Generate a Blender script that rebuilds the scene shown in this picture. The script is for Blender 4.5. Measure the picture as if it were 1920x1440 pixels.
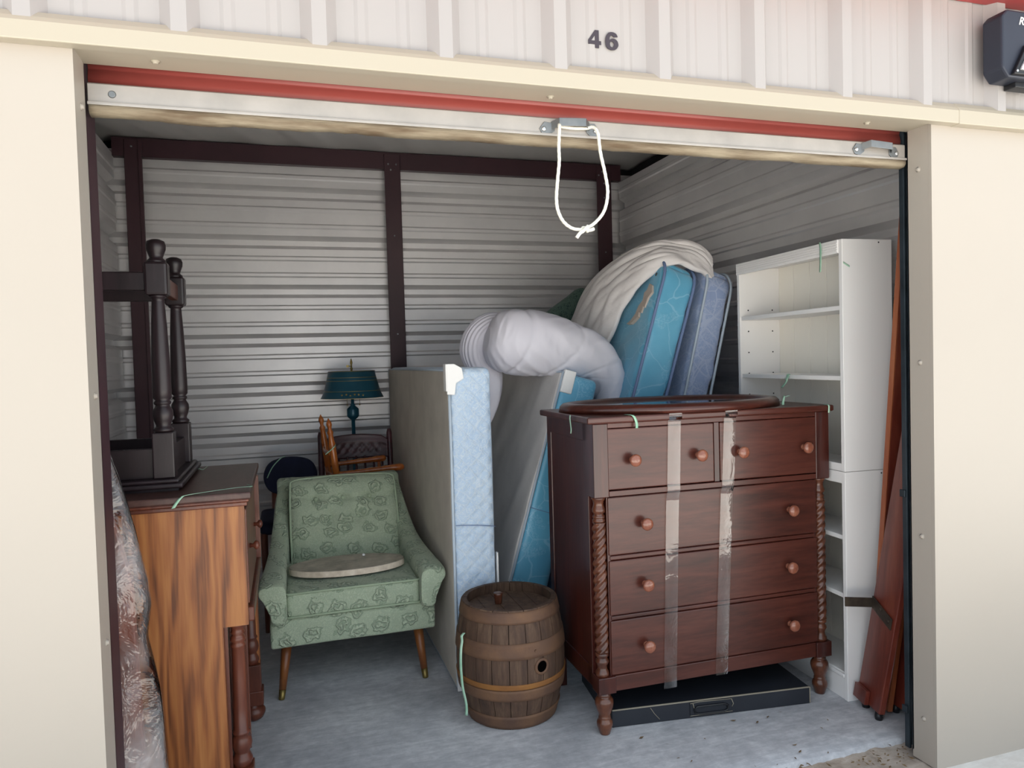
import bpy, bmesh, math, random
from mathutils import Vector, Matrix, noise, Euler
random.seed(7)
for o in list(bpy.data.objects): bpy.data.objects.remove(o, do_unlink=True)
scene = bpy.context.scene
C = scene.collection
PI = math.pi

# ------------------------------------------------------------------ camera
cam_d = bpy.data.cameras.new('camera')
cam = bpy.data.objects.new('camera', cam_d); C.objects.link(cam)
R_, D_, F_ = Vector((0.95403, -0.29835, -0.0286)), Vector((-0.037, -0.02253, -0.99906)), Vector((0.29743, 0.95419, -0.03253))
cam.matrix_world = Matrix(((R_.x, -D_.x, -F_.x, 0.41585), (R_.y, -D_.y, -F_.y, -1.81533), (R_.z, -D_.z, -F_.z, 1.35932), (0, 0, 0, 1)))
cam_d.sensor_width = 36.0
cam_d.lens = 36.0 * 1363.52 / 1920.0
cam_d.clip_start = 0.05
scene.camera = cam

# ------------------------------------------------------------------ sky, sun, exposure
def lin(h):
    h = h.lstrip('#')
    v = [int(h[i:i + 2], 16) / 255.0 for i in (0, 2, 4)]
    return tuple((x / 12.92 if x <= 0.04045 else ((x + 0.055) / 1.055) ** 2.4) for x in v)
world = bpy.data.worlds.new('world'); scene.world = world
world.use_nodes = True
wn = world.node_tree.nodes
bg = wn['Background']
bg.inputs[0].default_value = (0.80, 0.90, 1.0, 1)
bg.inputs[1].default_value = 0.82
sun_d = bpy.data.lights.new('sun', 'SUN'); sun_d.energy = 11.0; sun_d.angle = math.radians(1.0); sun_d.color = (1.0, 0.965, 0.91)
sun = bpy.data.objects.new('sun', sun_d); C.objects.link(sun)
sun.rotation_euler = Vector((0.2, 0.42, 0.9)).to_track_quat('Z', 'Y').to_euler()   # high sun standing behind the building
vs = scene.view_settings
vs.view_transform = 'Standard'; vs.look = 'None'; vs.gamma = 1.0; vs.use_curve_mapping = False
vs.exposure = 0.92

# ------------------------------------------------------------------ materials
def new_mat(name):
    m = bpy.data.materials.new(name); m.use_nodes = True
    nt = m.node_tree
    return m, nt, nt.nodes['Principled BSDF']
def N(nt, typ, **kw):
    n = nt.nodes.new(typ)
    for k, v in kw.items():
        if k in n.inputs: n.inputs[k].default_value = v
        else: setattr(n, k, v)
    return n
def c4(c):
    c = lin(c) if isinstance(c, str) else c
    return (c[0], c[1], c[2], 1)
def coords(nt, scale=(1, 1, 1), rot=(0, 0, 0), kind='Object'):
    t = N(nt, 'ShaderNodeTexCoord'); mp = N(nt, 'ShaderNodeMapping')
    mp.inputs['Scale'].default_value = scale; mp.inputs['Rotation'].default_value = rot
    nt.links.new(t.outputs[kind], mp.inputs['Vector'])
    return mp.outputs['Vector']
def ramp(nt, fac, stops):
    r = N(nt, 'ShaderNodeValToRGB')
    e = r.color_ramp.elements
    while len(e) < len(stops): e.new(0.5)
    for el, (p, c) in zip(e, stops): el.position = p; el.color = c4(c)
    nt.links.new(fac, r.inputs['Fac'])
    return r.outputs['Color']
def noise_tex(nt, vec, scale, detail=4, rough=0.55, dist=0.0):
    n = N(nt, 'ShaderNodeTexNoise')
    n.inputs['Scale'].default_value = scale; n.inputs['Detail'].default_value = detail
    n.inputs['Roughness'].default_value = rough; n.inputs['Distortion'].default_value = dist
    nt.links.new(vec, n.inputs['Vector'])
    return n.outputs['Fac']
def bump(nt, bsdf, h, strength=0.2, dist=0.01):
    b = N(nt, 'ShaderNodeBump'); b.inputs['Strength'].default_value = strength; b.inputs['Distance'].default_value = dist
    nt.links.new(h, b.inputs['Height']); nt.links.new(b.outputs['Normal'], bsdf.inputs['Normal'])
def mth(nt, op, a, b=None, clamp=False):
    m = N(nt, 'ShaderNodeMath'); m.operation = op; m.use_clamp = clamp
    for i, v in enumerate((a, b)):
        if v is None: continue
        if isinstance(v, (int, float)): m.inputs[i].default_value = v
        else: nt.links.new(v, m.inputs[i])
    return m.outputs[0]
def mixc(nt, fac, a, b):
    m = N(nt, 'ShaderNodeMix'); m.data_type = 'RGBA'
    if isinstance(fac, (int, float)): m.inputs[0].default_value = fac
    else: nt.links.new(fac, m.inputs[0])
    for i, v in ((6, a), (7, b)):
        if isinstance(v, (str, tuple)): m.inputs[i].default_value = c4(v)
        else: nt.links.new(v, m.inputs[i])
    return m.outputs[2]
def plain(name, col, rough=0.5, metal=0.0, col2=None, nscale=6.0, bumps=0.0, bscale=80.0, spec=0.5, bdist=0.004, stretch=(1, 1, 1)):
    m, nt, b = new_mat(name)
    b.inputs['Roughness'].default_value = rough; b.inputs['Metallic'].default_value = metal
    b.inputs['Specular IOR Level'].default_value = spec
    v = coords(nt, stretch)
    if col2: nt.links.new(ramp(nt, noise_tex(nt, v, nscale), [(0.3, col), (0.7, col2)]), b.inputs['Base Color'])
    else: b.inputs['Base Color'].default_value = c4(col)
    if bumps: bump(nt, b, noise_tex(nt, v, bscale), bumps, bdist)
    return m
def wood(name, dark, mid, light, scale=(14, 14, 1.2), rough=0.35, streak=60.0, cath=0.0, coat=0.0, tight=0.0):
    m, nt, b = new_mat(name)
    v = coords(nt, scale)
    n1 = noise_tex(nt, v, 1.0, 5, 0.6, 0.6)
    fine = noise_tex(nt, coords(nt, tuple(s * 5 for s in scale)), 1.0, 3, 0.7)
    f = mth(nt, 'ADD', mth(nt, 'MULTIPLY', n1, 0.7), mth(nt, 'MULTIPLY', fine, 0.3))
    if cath:
        w = N(nt, 'ShaderNodeTexWave'); w.wave_type = 'BANDS'; w.bands_direction = 'X'
        w.inputs['Scale'].default_value = cath; w.inputs['Distortion'].default_value = 22.0
        w.inputs['Detail'].default_value = 4.0; w.inputs['Detail Scale'].default_value = 1.1
        nt.links.new(coords(nt, (1, 1, 0.1)), w.inputs['Vector'])
        f = mth(nt, 'ADD', mth(nt, 'MULTIPLY', f, 0.8), mth(nt, 'MULTIPLY', w.outputs['Fac'], 0.2))
    nt.links.new(ramp(nt, f, [(0.28 + tight * 1.6, dark), (0.5, mid), (0.72 - tight, light)]), b.inputs['Base Color'])
    b.inputs['Roughness'].default_value = rough
    b.inputs['Coat Weight'].default_value = coat; b.inputs['Coat Roughness'].default_value = 0.15
    bump(nt, b, fine, 0.12, 0.002)
    return m
def concrete(name, a, b_, c, rough=0.85):
    m, nt, b = new_mat(name)
    v = coords(nt)
    n1 = noise_tex(nt, v, 2.2, 6, 0.6, 0.5); n2 = noise_tex(nt, v, 22.0, 6, 0.7); n3 = noise_tex(nt, coords(nt, (3, 14, 3)), 3.0, 6, 0.75, 0.8)
    f = mth(nt, 'ADD', mth(nt, 'MULTIPLY', n1, 0.45), mth(nt, 'ADD', mth(nt, 'MULTIPLY', n2, 0.25), mth(nt, 'MULTIPLY', n3, 0.3)))
    nt.links.new(ramp(nt, f, [(0.36, a), (0.5, b_), (0.64, c)]), b.inputs['Base Color'])
    b.inputs['Roughness'].default_value = rough
    bump(nt, b, n2, 0.25, 0.004)
    return m
def damask(name, base, hi, bs=0.6, scale=11.0):
    # jacquard fabric: rose heads made of rings round scattered centres, leaves between
    m, nt, b = new_mat(name)
    v = coords(nt)
    vo = N(nt, 'ShaderNodeTexVoronoi'); vo.inputs['Scale'].default_value = scale; vo.inputs['Randomness'].default_value = 0.55
    nz = N(nt, 'ShaderNodeTexNoise'); nz.inputs['Scale'].default_value = 30.0; nz.inputs['Detail'].default_value = 3
    nt.links.new(v, nz.inputs['Vector'])
    ad = N(nt, 'ShaderNodeVectorMath'); ad.operation = 'MULTIPLY_ADD'; ad.inputs[1].default_value = (0.06, 0.06, 0.06)
    nt.links.new(nz.outputs['Color'], ad.inputs[0]); nt.links.new(v, ad.inputs[2])
    vo.voronoi_dimensions = '2D'
    sp = N(nt, 'ShaderNodeSeparateXYZ'); nt.links.new(ad.outputs[0], sp.inputs[0]); cb = N(nt, 'ShaderNodeCombineXYZ')
    nt.links.new(mth(nt, 'ADD', sp.outputs[0], mth(nt, 'MULTIPLY', sp.outputs[1], .6)), cb.inputs[0]); nt.links.new(mth(nt, 'ADD', sp.outputs[2], mth(nt, 'MULTIPLY', sp.outputs[1], .8)), cb.inputs[1])
    nt.links.new(cb.outputs[0], vo.inputs['Vector'])
    d = vo.outputs['Distance']
    rings = mth(nt, 'SINE', mth(nt, 'MULTIPLY', d, 34.0))
    lv = noise_tex(nt, v, 60.0, 2, 0.5, 4.0)
    leaf = mth(nt, 'MULTIPLY', mth(nt, 'GREATER_THAN', lv, 0.53), 1.0)
    mask = mth(nt, 'LESS_THAN', d, 0.36)
    h = mth(nt, 'ADD', mth(nt, 'MULTIPLY', mask, rings), mth(nt, 'MULTIPLY', mth(nt, 'SUBTRACT', 1.0, mask), leaf))
    weave = noise_tex(nt, v, 420.0, 1, 0.5)
    f = mth(nt, 'ADD', mth(nt, 'MULTIPLY', h, 0.25), mth(nt, 'ADD', 0.3, mth(nt, 'MULTIPLY', noise_tex(nt, v, 5.0, 4), 0.3)))
    nt.links.new(ramp(nt, f, [(0.2, base), (0.8, hi)]), b.inputs['Base Color'])
    b.inputs['Roughness'].default_value = 0.75
    b.inputs['Sheen Weight'].default_value = 0.15
    bump(nt, b, mth(nt, 'ADD', h, mth(nt, 'MULTIPLY', weave, 0.3)), bs, 0.003)
    return m
def ticking(name, base, hi, line, sheen=0.2, rough=0.5, pscale=9.0, amt=0.6, width=0.06, swirl=0.45, quilt_lines=0.0):
    # mattress ticking: woven lines in cells plus floral scrolls
    m, nt, b = new_mat(name)
    v = coords(nt)
    nz = N(nt, 'ShaderNodeTexNoise'); nz.inputs['Scale'].default_value = 9.0; nz.inputs['Detail'].default_value = 2
    nt.links.new(v, nz.inputs['Vector'])
    ad = N(nt, 'ShaderNodeVectorMath'); ad.operation = 'MULTIPLY_ADD'; ad.inputs[1].default_value = (0.05, 0.05, 0.05)
    nt.links.new(nz.outputs['Color'], ad.inputs[0]); nt.links.new(v, ad.inputs[2])
    vo = N(nt, 'ShaderNodeTexVoronoi'); vo.feature = 'DISTANCE_TO_EDGE'; vo.inputs['Scale'].default_value = pscale
    nt.links.new(ad.outputs[0], vo.inputs['Vector'])
    ln = mth(nt, 'LESS_THAN', vo.outputs['Distance'], width)
    if quilt_lines:
        sp = N(nt, 'ShaderNodeSeparateXYZ'); nt.links.new(ad.outputs[0], sp.inputs[0])
        u_ = mth(nt, 'ADD', sp.outputs[0], sp.outputs[1])
        for op in ('ADD', 'SUBTRACT'):
            sn = mth(nt, 'ABSOLUTE', mth(nt, 'SINE', mth(nt, 'MULTIPLY', mth(nt, op, u_, sp.outputs[2]), quilt_lines)))
            ln = mth(nt, 'MAXIMUM', ln, mth(nt, 'SUBTRACT', 1.0, mth(nt, 'MULTIPLY', sn, 5.0), True))
    sc = noise_tex(nt, v, 38.0, 3, 0.6, 3.0)
    reg = mth(nt, 'GREATER_THAN', noise_tex(nt, v, 6.0, 2), 1.0 - swirl)
    sw = mth(nt, 'MULTIPLY', mth(nt, 'MULTIPLY', mth(nt, 'GREATER_THAN', sc, 0.52), mth(nt, 'LESS_THAN', sc, 0.6)), reg)
    pat = mth(nt, 'MULTIPLY', mth(nt, 'MAXIMUM', ln, sw), amt)
    basec = ramp(nt, noise_tex(nt, v, 3.5, 4), [(0.3, base), (0.7, hi)])
    nt.links.new(mixc(nt, pat, basec, line), b.inputs['Base Color'])
    b.inputs['Roughness'].default_value = rough
    b.inputs['Sheen Weight'].default_value = sheen
    bump(nt, b, mth(nt, 'ADD', pat, mth(nt, 'MULTIPLY', noise_tex(nt, v, 14.0, 4), 1.0)), 0.35, 0.004)
    return m

M = {}
M['cream'] = plain('cream_paint', '#AFA69B', 0.42, 0.0, '#ACA398', 1.2)
M['cream_panel'] = plain('cream_ribbed_panel', '#A39E9B', 0.4, 0.0, '#A19C9A', 1.5)
M['trim_cream'] = plain('cream_trim', '#ADA493', 0.4, 0.0)  # same paint as the cladding, warmed: ground bounce put into the colour
M['red_door'] = plain('red_door_paint', '#964640', 0.38, 0.0, '#8E423C', 3.0)
M['red_eave'] = plain('red_eave_paint', '#A83C3C', 0.4)
M['alu'] = plain('aluminium_bar', '#B4AEA8', 0.38, 0.35, '#A29D98', 9.0, 0.08, 60.0)
M['seal'] = plain('dirty_seal', '#A1957F', 0.8, 0.0, '#5E4C38', 14.0, 0.5, 90.0, stretch=(.35, 1, 3))
M['zinc'] = plain('zinc_steel', '#8E9192', 0.38, 0.75, '#7C8083', 20.0)
M['bolt'] = plain('bolt_steel', '#D0D0D0', 0.3, 0.9)
M['galv'] = plain('interior_sheet', '#DCDADA', 0.42, 0.5, '#D2D0D1', 5.0, 0.04, 200.0)
M['maroon'] = plain('maroon_primer', '#3E2129', 0.5, 0.0, '#341A22', 4.0)
M['ceiling'] = plain('vinyl_insulation', '#CFCCC9', 0.4, 0.0, '#C4C2C0', 3.0)
M['black'] = plain('black_plastic', '#15161A', 0.4)
M['dark_sheet'] = plain('dark_sheet', '#26242A', 0.8)
M['track'] = plain('dark_steel_track', '#2A3238', 0.42, 0.5, '#38424A', 12.0)
M['floor'] = concrete('concrete_floor', '#94959A', '#B4B5B9', '#DADADC')
M['apron'] = concrete('concrete_apron', '#B4B0A8', '#CBC8C2', '#DCDAD5')
M['dirt'] = concrete('dirty_threshold', '#7E6E60', '#A89A8C', '#CBC2B8')
M['navy_fix'] = plain('dark_fixture', '#2B2F3B', 0.45, 0.2)
M['grey_num'] = plain('number_grey', '#38323A', 0.7)
M['void'] = plain('dark_hole', '#050505', 1.0, 0.0, spec=0.0)
M['white_print'] = plain('white_print', '#DADADA', 0.6)
M['rope'] = plain('white_rope', '#F2EFE4', 0.8, 0.0, '#DEDACB', 120.0, 0.6, 300.0)
M['mahog'] = wood('mahogany', '#2E140E', '#4B231A', '#5F3126', (2.2, 20, 20), 0.36, coat=0.2)
M['mahog_v'] = wood('mahogany_upright', '#260F0C', '#401A14', '#56271C', (16, 16, 1.6), 0.3, coat=0.25)
M['mahog_col'] = wood('mahogany_turned', '#301A13', '#573020', '#7A4A32', (20, 20, 6), 0.28, coat=0.3)
M['knob'] = wood('knob_wood', '#6E3C2C', '#8C5440', '#A26E56', (30, 30, 30), 0.22, coat=0.4)
M['oak'] = wood('orange_oak', '#623417', '#95582B', '#AE723C', (24, 24, 0.9), 0.45, cath=7.0, tight=.035)
M['oak_dark'] = wood('dark_oak', '#3A1E15', '#5E3022', '#7D4630', (14, 14, 1.5), 0.35)
M['oak_top'] = wood('dark_oak_top', '#33201C', '#4A302A', '#5C4038', (16, 3, 16), 0.4)
M['ebony'] = wood('dark_stained_wood', '#171012', '#281D20', '#37292E', (10, 10, 2), 0.4)
M['orange_wood'] = wood('orange_turned_wood', '#7A3A14', '#A85A22', '#C47838', (18, 18, 4), 0.3, coat=0.3)
M['dark_chair'] = wood('dark_pressed_wood', '#2A1516', '#44242A', '#5C333A', (4, 14, 14), 0.4)
M['barrel'] = wood('barrel_stave', '#34241D', '#523C2E', '#705945', (26, 26, 3), 0.75)
M['barrel_hoop'] = plain('barrel_hoop', '#5E463A', 0.7, 0.25, '#7A5A42', 10.0, 0.4, 50.0)
M['rust'] = plain('barrel_hoop_orange', '#7A4E2C', 0.75, 0.1, '#94642F', 10.0, 0.4, 50.0)
M['white_paint'] = plain('white_furniture_paint', '#F3F0ED', 0.4, 0.0, '#EFECE9', 2.0)
M['ivory_paint'] = plain('ivory_back_board', '#F4EFE4', 0.45, 0.0, '#F0EBE0', 2.0)
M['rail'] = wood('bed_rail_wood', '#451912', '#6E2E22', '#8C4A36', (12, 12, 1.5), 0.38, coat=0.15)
M['rail_lit_and_slat'] = wood('bed_rail_orange', '#7A3A22', '#9C5532', '#B46C44', (12, 12, 1.5), 0.38)  # lighter rail wood: painted light on one edge, own brown of the slat
M['iron'] = plain('dark_iron', '#3B3430', 0.5, 0.6, '#5A4E42', 25.0)
M['box_black'] = plain('black_carton', '#191C24', 0.55, 0.0, '#22262E', 6.0, 0.1, 30.0)
M['carton_edge'] = plain('worn_carton_edge', '#8E8676', 0.8)
M['green'] = damask('green_damask', '#8C9C84', '#B6C2A8', 0.9, 10.5)
M['green_pipe'] = plain('green_piping', '#9BAA90', 0.75)
M['leg_wood'] = wood('tapered_leg_wood', '#5A3018', '#7C4826', '#96602F', (20, 20, 3), 0.35)
M['stone'] = plain('stone_slab', '#8F8578', 0.45, 0.0, '#C2B6A6', 18.0, 0.2, 40.0)
M['stone_edge'] = plain('stone_slab_edge', '#B9A997', 0.6, 0.0, '#DCCFBE', 30.0, 0.5, 60.0)
M['navy'] = plain('navy_velvet', '#161A30', 0.9, 0.0, '#1E2440', 8.0)
M['teal_lamp'] = plain('teal_tole', '#1B4D60', 0.3, 0.2, '#1F566A', 6.0)
M['gold'] = plain('gilt_line', '#B39A5C', 0.35, 0.7)
M['brass'] = plain('old_brass', '#8C7A48', 0.4, 0.8)
M['boxspring_beige'] = plain('boxspring_underside', '#C0B8AD', 0.95, 0.0, '#D0C8BC', 7.0, 0.3, 60.0)
M['boxspring_grey'] = plain('boxspring_grey_cloth', '#E0DBD6', 0.9, 0.0, '#D0CBC7', 5.0, 0.2, 40.0)
M['tick_pale'] = ticking('pale_blue_quilt', '#A9C0DA', '#BCD0E4', '#DDE3E6', 0.3, 0.55, 11.0, 0.5, 0.0, 0.75, quilt_lines=48.0)
M['tick_teal'] = ticking('bright_blue_satin', '#58A4C6', '#70B8D6', '#A8D6EA', 0.3, 0.36, 7.0, 0.38, 0.014, 0.42)
M['tick_blue'] = ticking('slate_blue_quilt', '#8C9EC4', '#9DAED0', '#C0CADC', 0.3, 0.6, 11.0, 0.5, 0.03, 0.6, quilt_lines=18.0)
M['pipe_blue'] = plain('blue_piping', '#6F82A8', 0.6)
M['pipe_pale'] = plain('pale_piping', '#B9C6D2', 0.7)
M['guard'] = plain('white_corner_guard', '#F1EFEC', 0.45)
M['comforter'] = plain('white_comforter', '#D9D6E0', 0.75, 0.0, '#E0DDE4', 3.0, 0.15, 14.0, bdist=0.01)
M['blanket'] = plain('off_white_pad', '#ECE7E5', 0.85, 0.0, '#E2DCDA', 4.0, 0.4, 18.0, bdist=0.01)
M['torn'] = plain('torn_wadding', '#C9BCB0', 0.95, 0.0, '#B8A99C', 30.0)
M['green_dark'] = damask('dark_green_brocade', '#2C4A42', '#6A8478', 0.5, 16.0)
M['tie'] = plain('green_ribbon', '#8DBFA0', 0.45, 0.0, '#B4D4BC', 20.0)
M['leaf'] = plain('dry_leaf', '#5E4A34', 0.9, 0.0, '#7E6848', 30.0)
M['mirror'] = plain('mirror_glass', '#B7C2CA', 0.03, 1.0)
M['headboard'] = wood('wrapped_headboard', '#7A4638', '#9A6454', '#B4836F', (12, 12, 2), 0.5)
# glassy ones
m, nt, b = new_mat('lens_glass'); b.inputs['Base Color'].default_value = (.9, .92, .93, 1); b.inputs['Metallic'].default_value = .6; b.inputs['Roughness'].default_value = .2
bump(nt, b, noise_tex(nt, coords(nt, (40, 40, 8)), 2.0, 2), 0.6, 0.01); M['lens'] = m
def film(name, tint, haze, rough, bscale, bstr):
    m, nt, b = new_mat(name)
    nt.nodes.remove(b)
    out = nt.nodes['Material Output']
    tr = N(nt, 'ShaderNodeBsdfTransparent'); tr.inputs[0].default_value = c4(tint)
    gl = N(nt, 'ShaderNodeBsdfGlossy'); gl.inputs['Roughness'].default_value = rough
    df = N(nt, 'ShaderNodeBsdfDiffuse'); df.inputs[0].default_value = c4('#DDD8D8')
    v = coords(nt)
    bp = N(nt, 'ShaderNodeBump'); bp.inputs['Strength'].default_value = bstr; bp.inputs['Distance'].default_value = 0.02
    nt.links.new(noise_tex(nt, v, bscale, 4, 0.6, 1.2), bp.inputs['Height'])
    nt.links.new(bp.outputs['Normal'], gl.inputs['Normal'])
    fr = N(nt, 'ShaderNodeFresnel'); fr.inputs['IOR'].default_value = 1.5
    nt.links.new(bp.outputs['Normal'], fr.inputs['Normal'])
    m1 = N(nt, 'ShaderNodeMixShader'); m2 = N(nt, 'ShaderNodeMixShader')
    hz = mth(nt, 'MULTIPLY', mth(nt, 'MULTIPLY', mth(nt, 'SUBTRACT', noise_tex(nt, coords(nt, (1, 1, .4)), bscale * .7, 4, .6, 1.0), .42), 4.0, True), haze)
    nt.links.new(hz, m1.inputs[0]); nt.links.new(tr.outputs[0], m1.inputs[1]); nt.links.new(df.outputs[0], m1.inputs[2])
    nt.links.new(mth(nt, 'ADD', fr.outputs[0], 0.03), m2.inputs[0]); nt.links.new(m1.outputs[0], m2.inputs[1]); nt.links.new(gl.outputs[0], m2.inputs[2])
    nt.links.new(m2.outputs[0], out.inputs['Surface'])
    return m
M['plastic'] = film('clear_plastic_wrap', '#F8F5F5', 0.45, 0.10, 7.0, 1.0)
M['tape'] = film('packing_tape', '#F4ECE8', 0.09, 0.05, 7.0, 0.12)

# ------------------------------------------------------------------ mesh helpers
def setk(o, label=None, cat=None, group=None, kind=None):
    if label: o['label'] = label
    if cat: o['category'] = cat
    if group: o['group'] = group
    if kind: o['kind'] = kind
    return o
def empty(name, loc, label, cat, rz=0.0, group=None):
    o = bpy.data.objects.new(name, None); C.objects.link(o)
    o.location = loc; o.rotation_euler = (0, 0, rz); o.empty_display_size = 0.1
    return setk(o, label, cat, group)
class G:
    def __init__(s, off=(0, 0, 0)):
        s.v = []; s.f = []; s.off = Vector(off); s.sm = []
    def add(s, vs_, fs_, smooth=False):
        k = len(s.v)
        s.v += [Vector(p) - s.off for p in vs_]
        s.f += [tuple(i + k for i in f) for f in fs_]
        s.sm += [smooth] * len(fs_)
        return s
    def box(s, x0, x1, y0, y1, z0, z1):
        vs_ = [(x, y, z) for z in (z0, z1) for y in (y0, y1) for x in (x0, x1)]
        return s.add(vs_, [(0, 2, 3, 1), (4, 5, 7, 6), (0, 1, 5, 4), (2, 6, 7, 3), (0, 4, 6, 2), (1, 3, 7, 5)])
    def hexa(s, b, t):
        # two quads, bottom and top, each counter-clockwise seen from above
        return s.add(list(b) + list(t), [(3, 2, 1, 0), (4, 5, 6, 7), (0, 1, 5, 4), (1, 2, 6, 5), (2, 3, 7, 6), (3, 0, 4, 7)])
    def prism(s, poly, axis, a0, a1):
        n = len(poly)
        def P(u, w, a):
            return {'x': (a, u, w), 'y': (u, a, w), 'z': (u, w, a)}[axis]
        vs_ = [P(u, w, a0) for u, w in poly] + [P(u, w, a1) for u, w in poly]
        fs_ = [tuple(range(n))[::-1], tuple(range(n, 2 * n))] + [(i, (i + 1) % n, (i + 1) % n + n, i + n) for i in range(n)]
        return s.add(vs_, fs_)
    def lathe(s, prof, c=(0, 0, 0), n=24, axis=None, fn=None, caps=True):
        # prof: (r, h); axis: unit vector (default z)
        ax = Vector(axis or (0, 0, 1)).normalized()
        u = ax.orthogonal().normalized() if axis else Vector((1, 0, 0)); w = ax.cross(u)
        vs_, fs_ = [], []
        for r, h in prof:
            for i in range(n):
                t = 2 * PI * i / n
                rr = r if fn is None else fn(r, h, t)
                vs_.append(Vector(c) + ax * h + (u * math.cos(t) + w * math.sin(t)) * rr)
        for j in range(len(prof) - 1):
            for i in range(n):
                a, b_ = j * n + i, j * n + (i + 1) % n
                fs_.append((a, b_, b_ + n, a + n))
        s.add(vs_, fs_, True)
        if caps:
            k = len(s.v) - len(vs_)
            s.f.append(tuple(k + i for i in range(n))[::-1]); s.sm.append(False)
            s.f.append(tuple(k + (len(prof) - 1) * n + i for i in range(n))); s.sm.append(False)
        return s
    def tube(s, pts, rad, n=8, closed=False, flat=None, up=None, fn=None):
        pts = [Vector(p) for p in pts]; L = len(pts)
        rad = rad if isinstance(rad, (list, tuple)) else [rad] * L
        tang = []
        for i in range(L):
            a = pts[(i - 1) % L] if (closed or i > 0) else pts[i]
            b_ = pts[(i + 1) % L] if (closed or i < L - 1) else pts[i]
            tang.append((b_ - a).normalized())
        nrm = Vector(up) if up else tang[0].orthogonal()
        vs_, fs_ = [], []
        for i in range(L):
            t = tang[i]
            nrm = (nrm - t * nrm.dot(t)); nrm = nrm.normalized() if nrm.length > 1e-6 else t.orthogonal().normalized()
            if up:
                nn = Vector(up) - t * Vector(up).dot(t); nrm = nn.normalized() if nn.length > 1e-4 else nrm
            bi = t.cross(nrm)
            for j in range(n):
                q = 2 * PI * j / n
                fl = flat if flat is not None else 1.0
                r = rad[i] if fn is None else rad[i] * fn(i / (L - 1), q)
                vs_.append(pts[i] + nrm * math.cos(q) * r + bi * math.sin(q) * r * fl)
        for i in range(L if closed else L - 1):
            for j in range(n):
                a, b_ = i * n + j, i * n + (j + 1) % n
                c_, d_ = ((i + 1) % L) * n + j, ((i + 1) % L) * n + (j + 1) % n
                fs_.append((a, b_, d_, c_))
        if not closed:
            fs_.append(tuple(range(n))[::-1]); fs_.append(tuple((L - 1) * n + j for j in range(n)))
        return s.add(vs_, fs_, True)
    def sheet(s, rows, smooth=True):
        nr, nc = len(rows), len(rows[0])
        fs_ = [(i * nc + j, i * nc + j + 1, (i + 1) * nc + j + 1, (i + 1) * nc + j) for i in range(nr - 1) for j in range(nc - 1)]
        return s.add([p for r in rows for p in r], fs_, smooth)
    def rbox(s, x0, x1, y0, y1, z0, z1, r=0.03, n=(10, 10, 10), disp=None, xf=None):
        # rounded, subdivided box; disp(p, normal) -> outward offset, xf(p) -> final place
        h = Vector(((x1 - x0) / 2, (y1 - y0) / 2, (z1 - z0) / 2)); c = Vector(((x0 + x1) / 2, (y0 + y1) / 2, (z0 + z1) / 2))
        def ticks(hh, k):
            e = [-hh, -hh + r * 0.3, -hh + r * 0.65]
            inn = [-hh + r + (2 * hh - 2 * r) * i / k for i in range(k + 1)]
            return e + inn + [-q for q in e[::-1]]
        T = [ticks(h[i], n[i]) for i in range(3)]
        bm = bmesh.new()
        for ax in range(3):
            a, b_ = (ax + 1) % 3, (ax + 2) % 3
            for sg in (-1, 1):
                grid = []
                for u in T[a]:
                    row = []
                    for w in T[b_]:
                        p = Vector((0, 0, 0)); p[ax] = sg * h[ax]; p[a] = u; p[b_] = w
                        q = Vector([max(-h[i] + r, min(h[i] - r, p[i])) for i in range(3)])
                        d = p - q; d.normalize()
                        row.append(bm.verts.new(q + d * r))
                    grid.append(row)
                for i in range(len(grid) - 1):
                    for j in range(len(grid[0]) - 1):
                        fc = [grid[i][j], grid[i + 1][j], grid[i + 1][j + 1], grid[i][j + 1]]
                        bm.faces.new(fc if sg > 0 else fc[::-1])
        bmesh.ops.remove_doubles(bm, verts=bm.verts, dist=1e-5)
        bm.normal_update()
        if disp:
            mv = [(v, v.co + v.normal * disp(v.co + c, v.normal)) for v in bm.verts]
            for v, co in mv: v.co = co
        bm.verts.index_update()
        vs_ = [v.co + c for v in bm.verts]
        if xf: vs_ = [xf(p) for p in vs_]
        fs_ = [tuple(v.index for v in f.verts) for f in bm.faces]
        bm.free()
        return s.add(vs_, fs_, True)
    def build(s, name, mat, parent=None, bevel=0.0, sub=0, smooth=None, solid=0.0, label=None, loc=None):
        me = bpy.data.meshes.new(name)
        me.from_pydata([tuple(v) for v in s.v], [], s.f)
        me.materials.append(M[mat] if isinstance(mat, str) else mat)
        for p, sm in zip(me.polygons, s.sm): p.use_smooth = sm if smooth is None else smooth
        me.update()
        o = bpy.data.objects.new(name, me); C.objects.link(o)
        if parent: o.parent = parent
        if loc: o.location = loc
        if solid:
            md = o.modifiers.new('solid', 'SOLIDIFY'); md.thickness = solid; md.offset = 0
        if bevel:
            md = o.modifiers.new('bevel', 'BEVEL'); md.width = bevel; md.segments = 2; md.limit_method = 'ANGLE'; md.angle_limit = math.radians(40)
        if sub:
            md = o.modifiers.new('sub', 'SUBSURF'); md.levels = sub; md.render_levels = sub
        if label: o['label'] = label
        return o
def fix_normals(o):
    bm = bmesh.new(); bm.from_mesh(o.data); bmesh.ops.recalc_face_normals(bm, faces=bm.faces); bm.to_mesh(o.data); bm.free()
    return o
def struct(o, label):
    return setk(o, label, None, None, 'structure')
def nz(p, sc=1.0, seed=0.0):
    return noise.noise(Vector(p) * sc + Vector((seed, seed * 1.7, seed * .6)))
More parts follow.
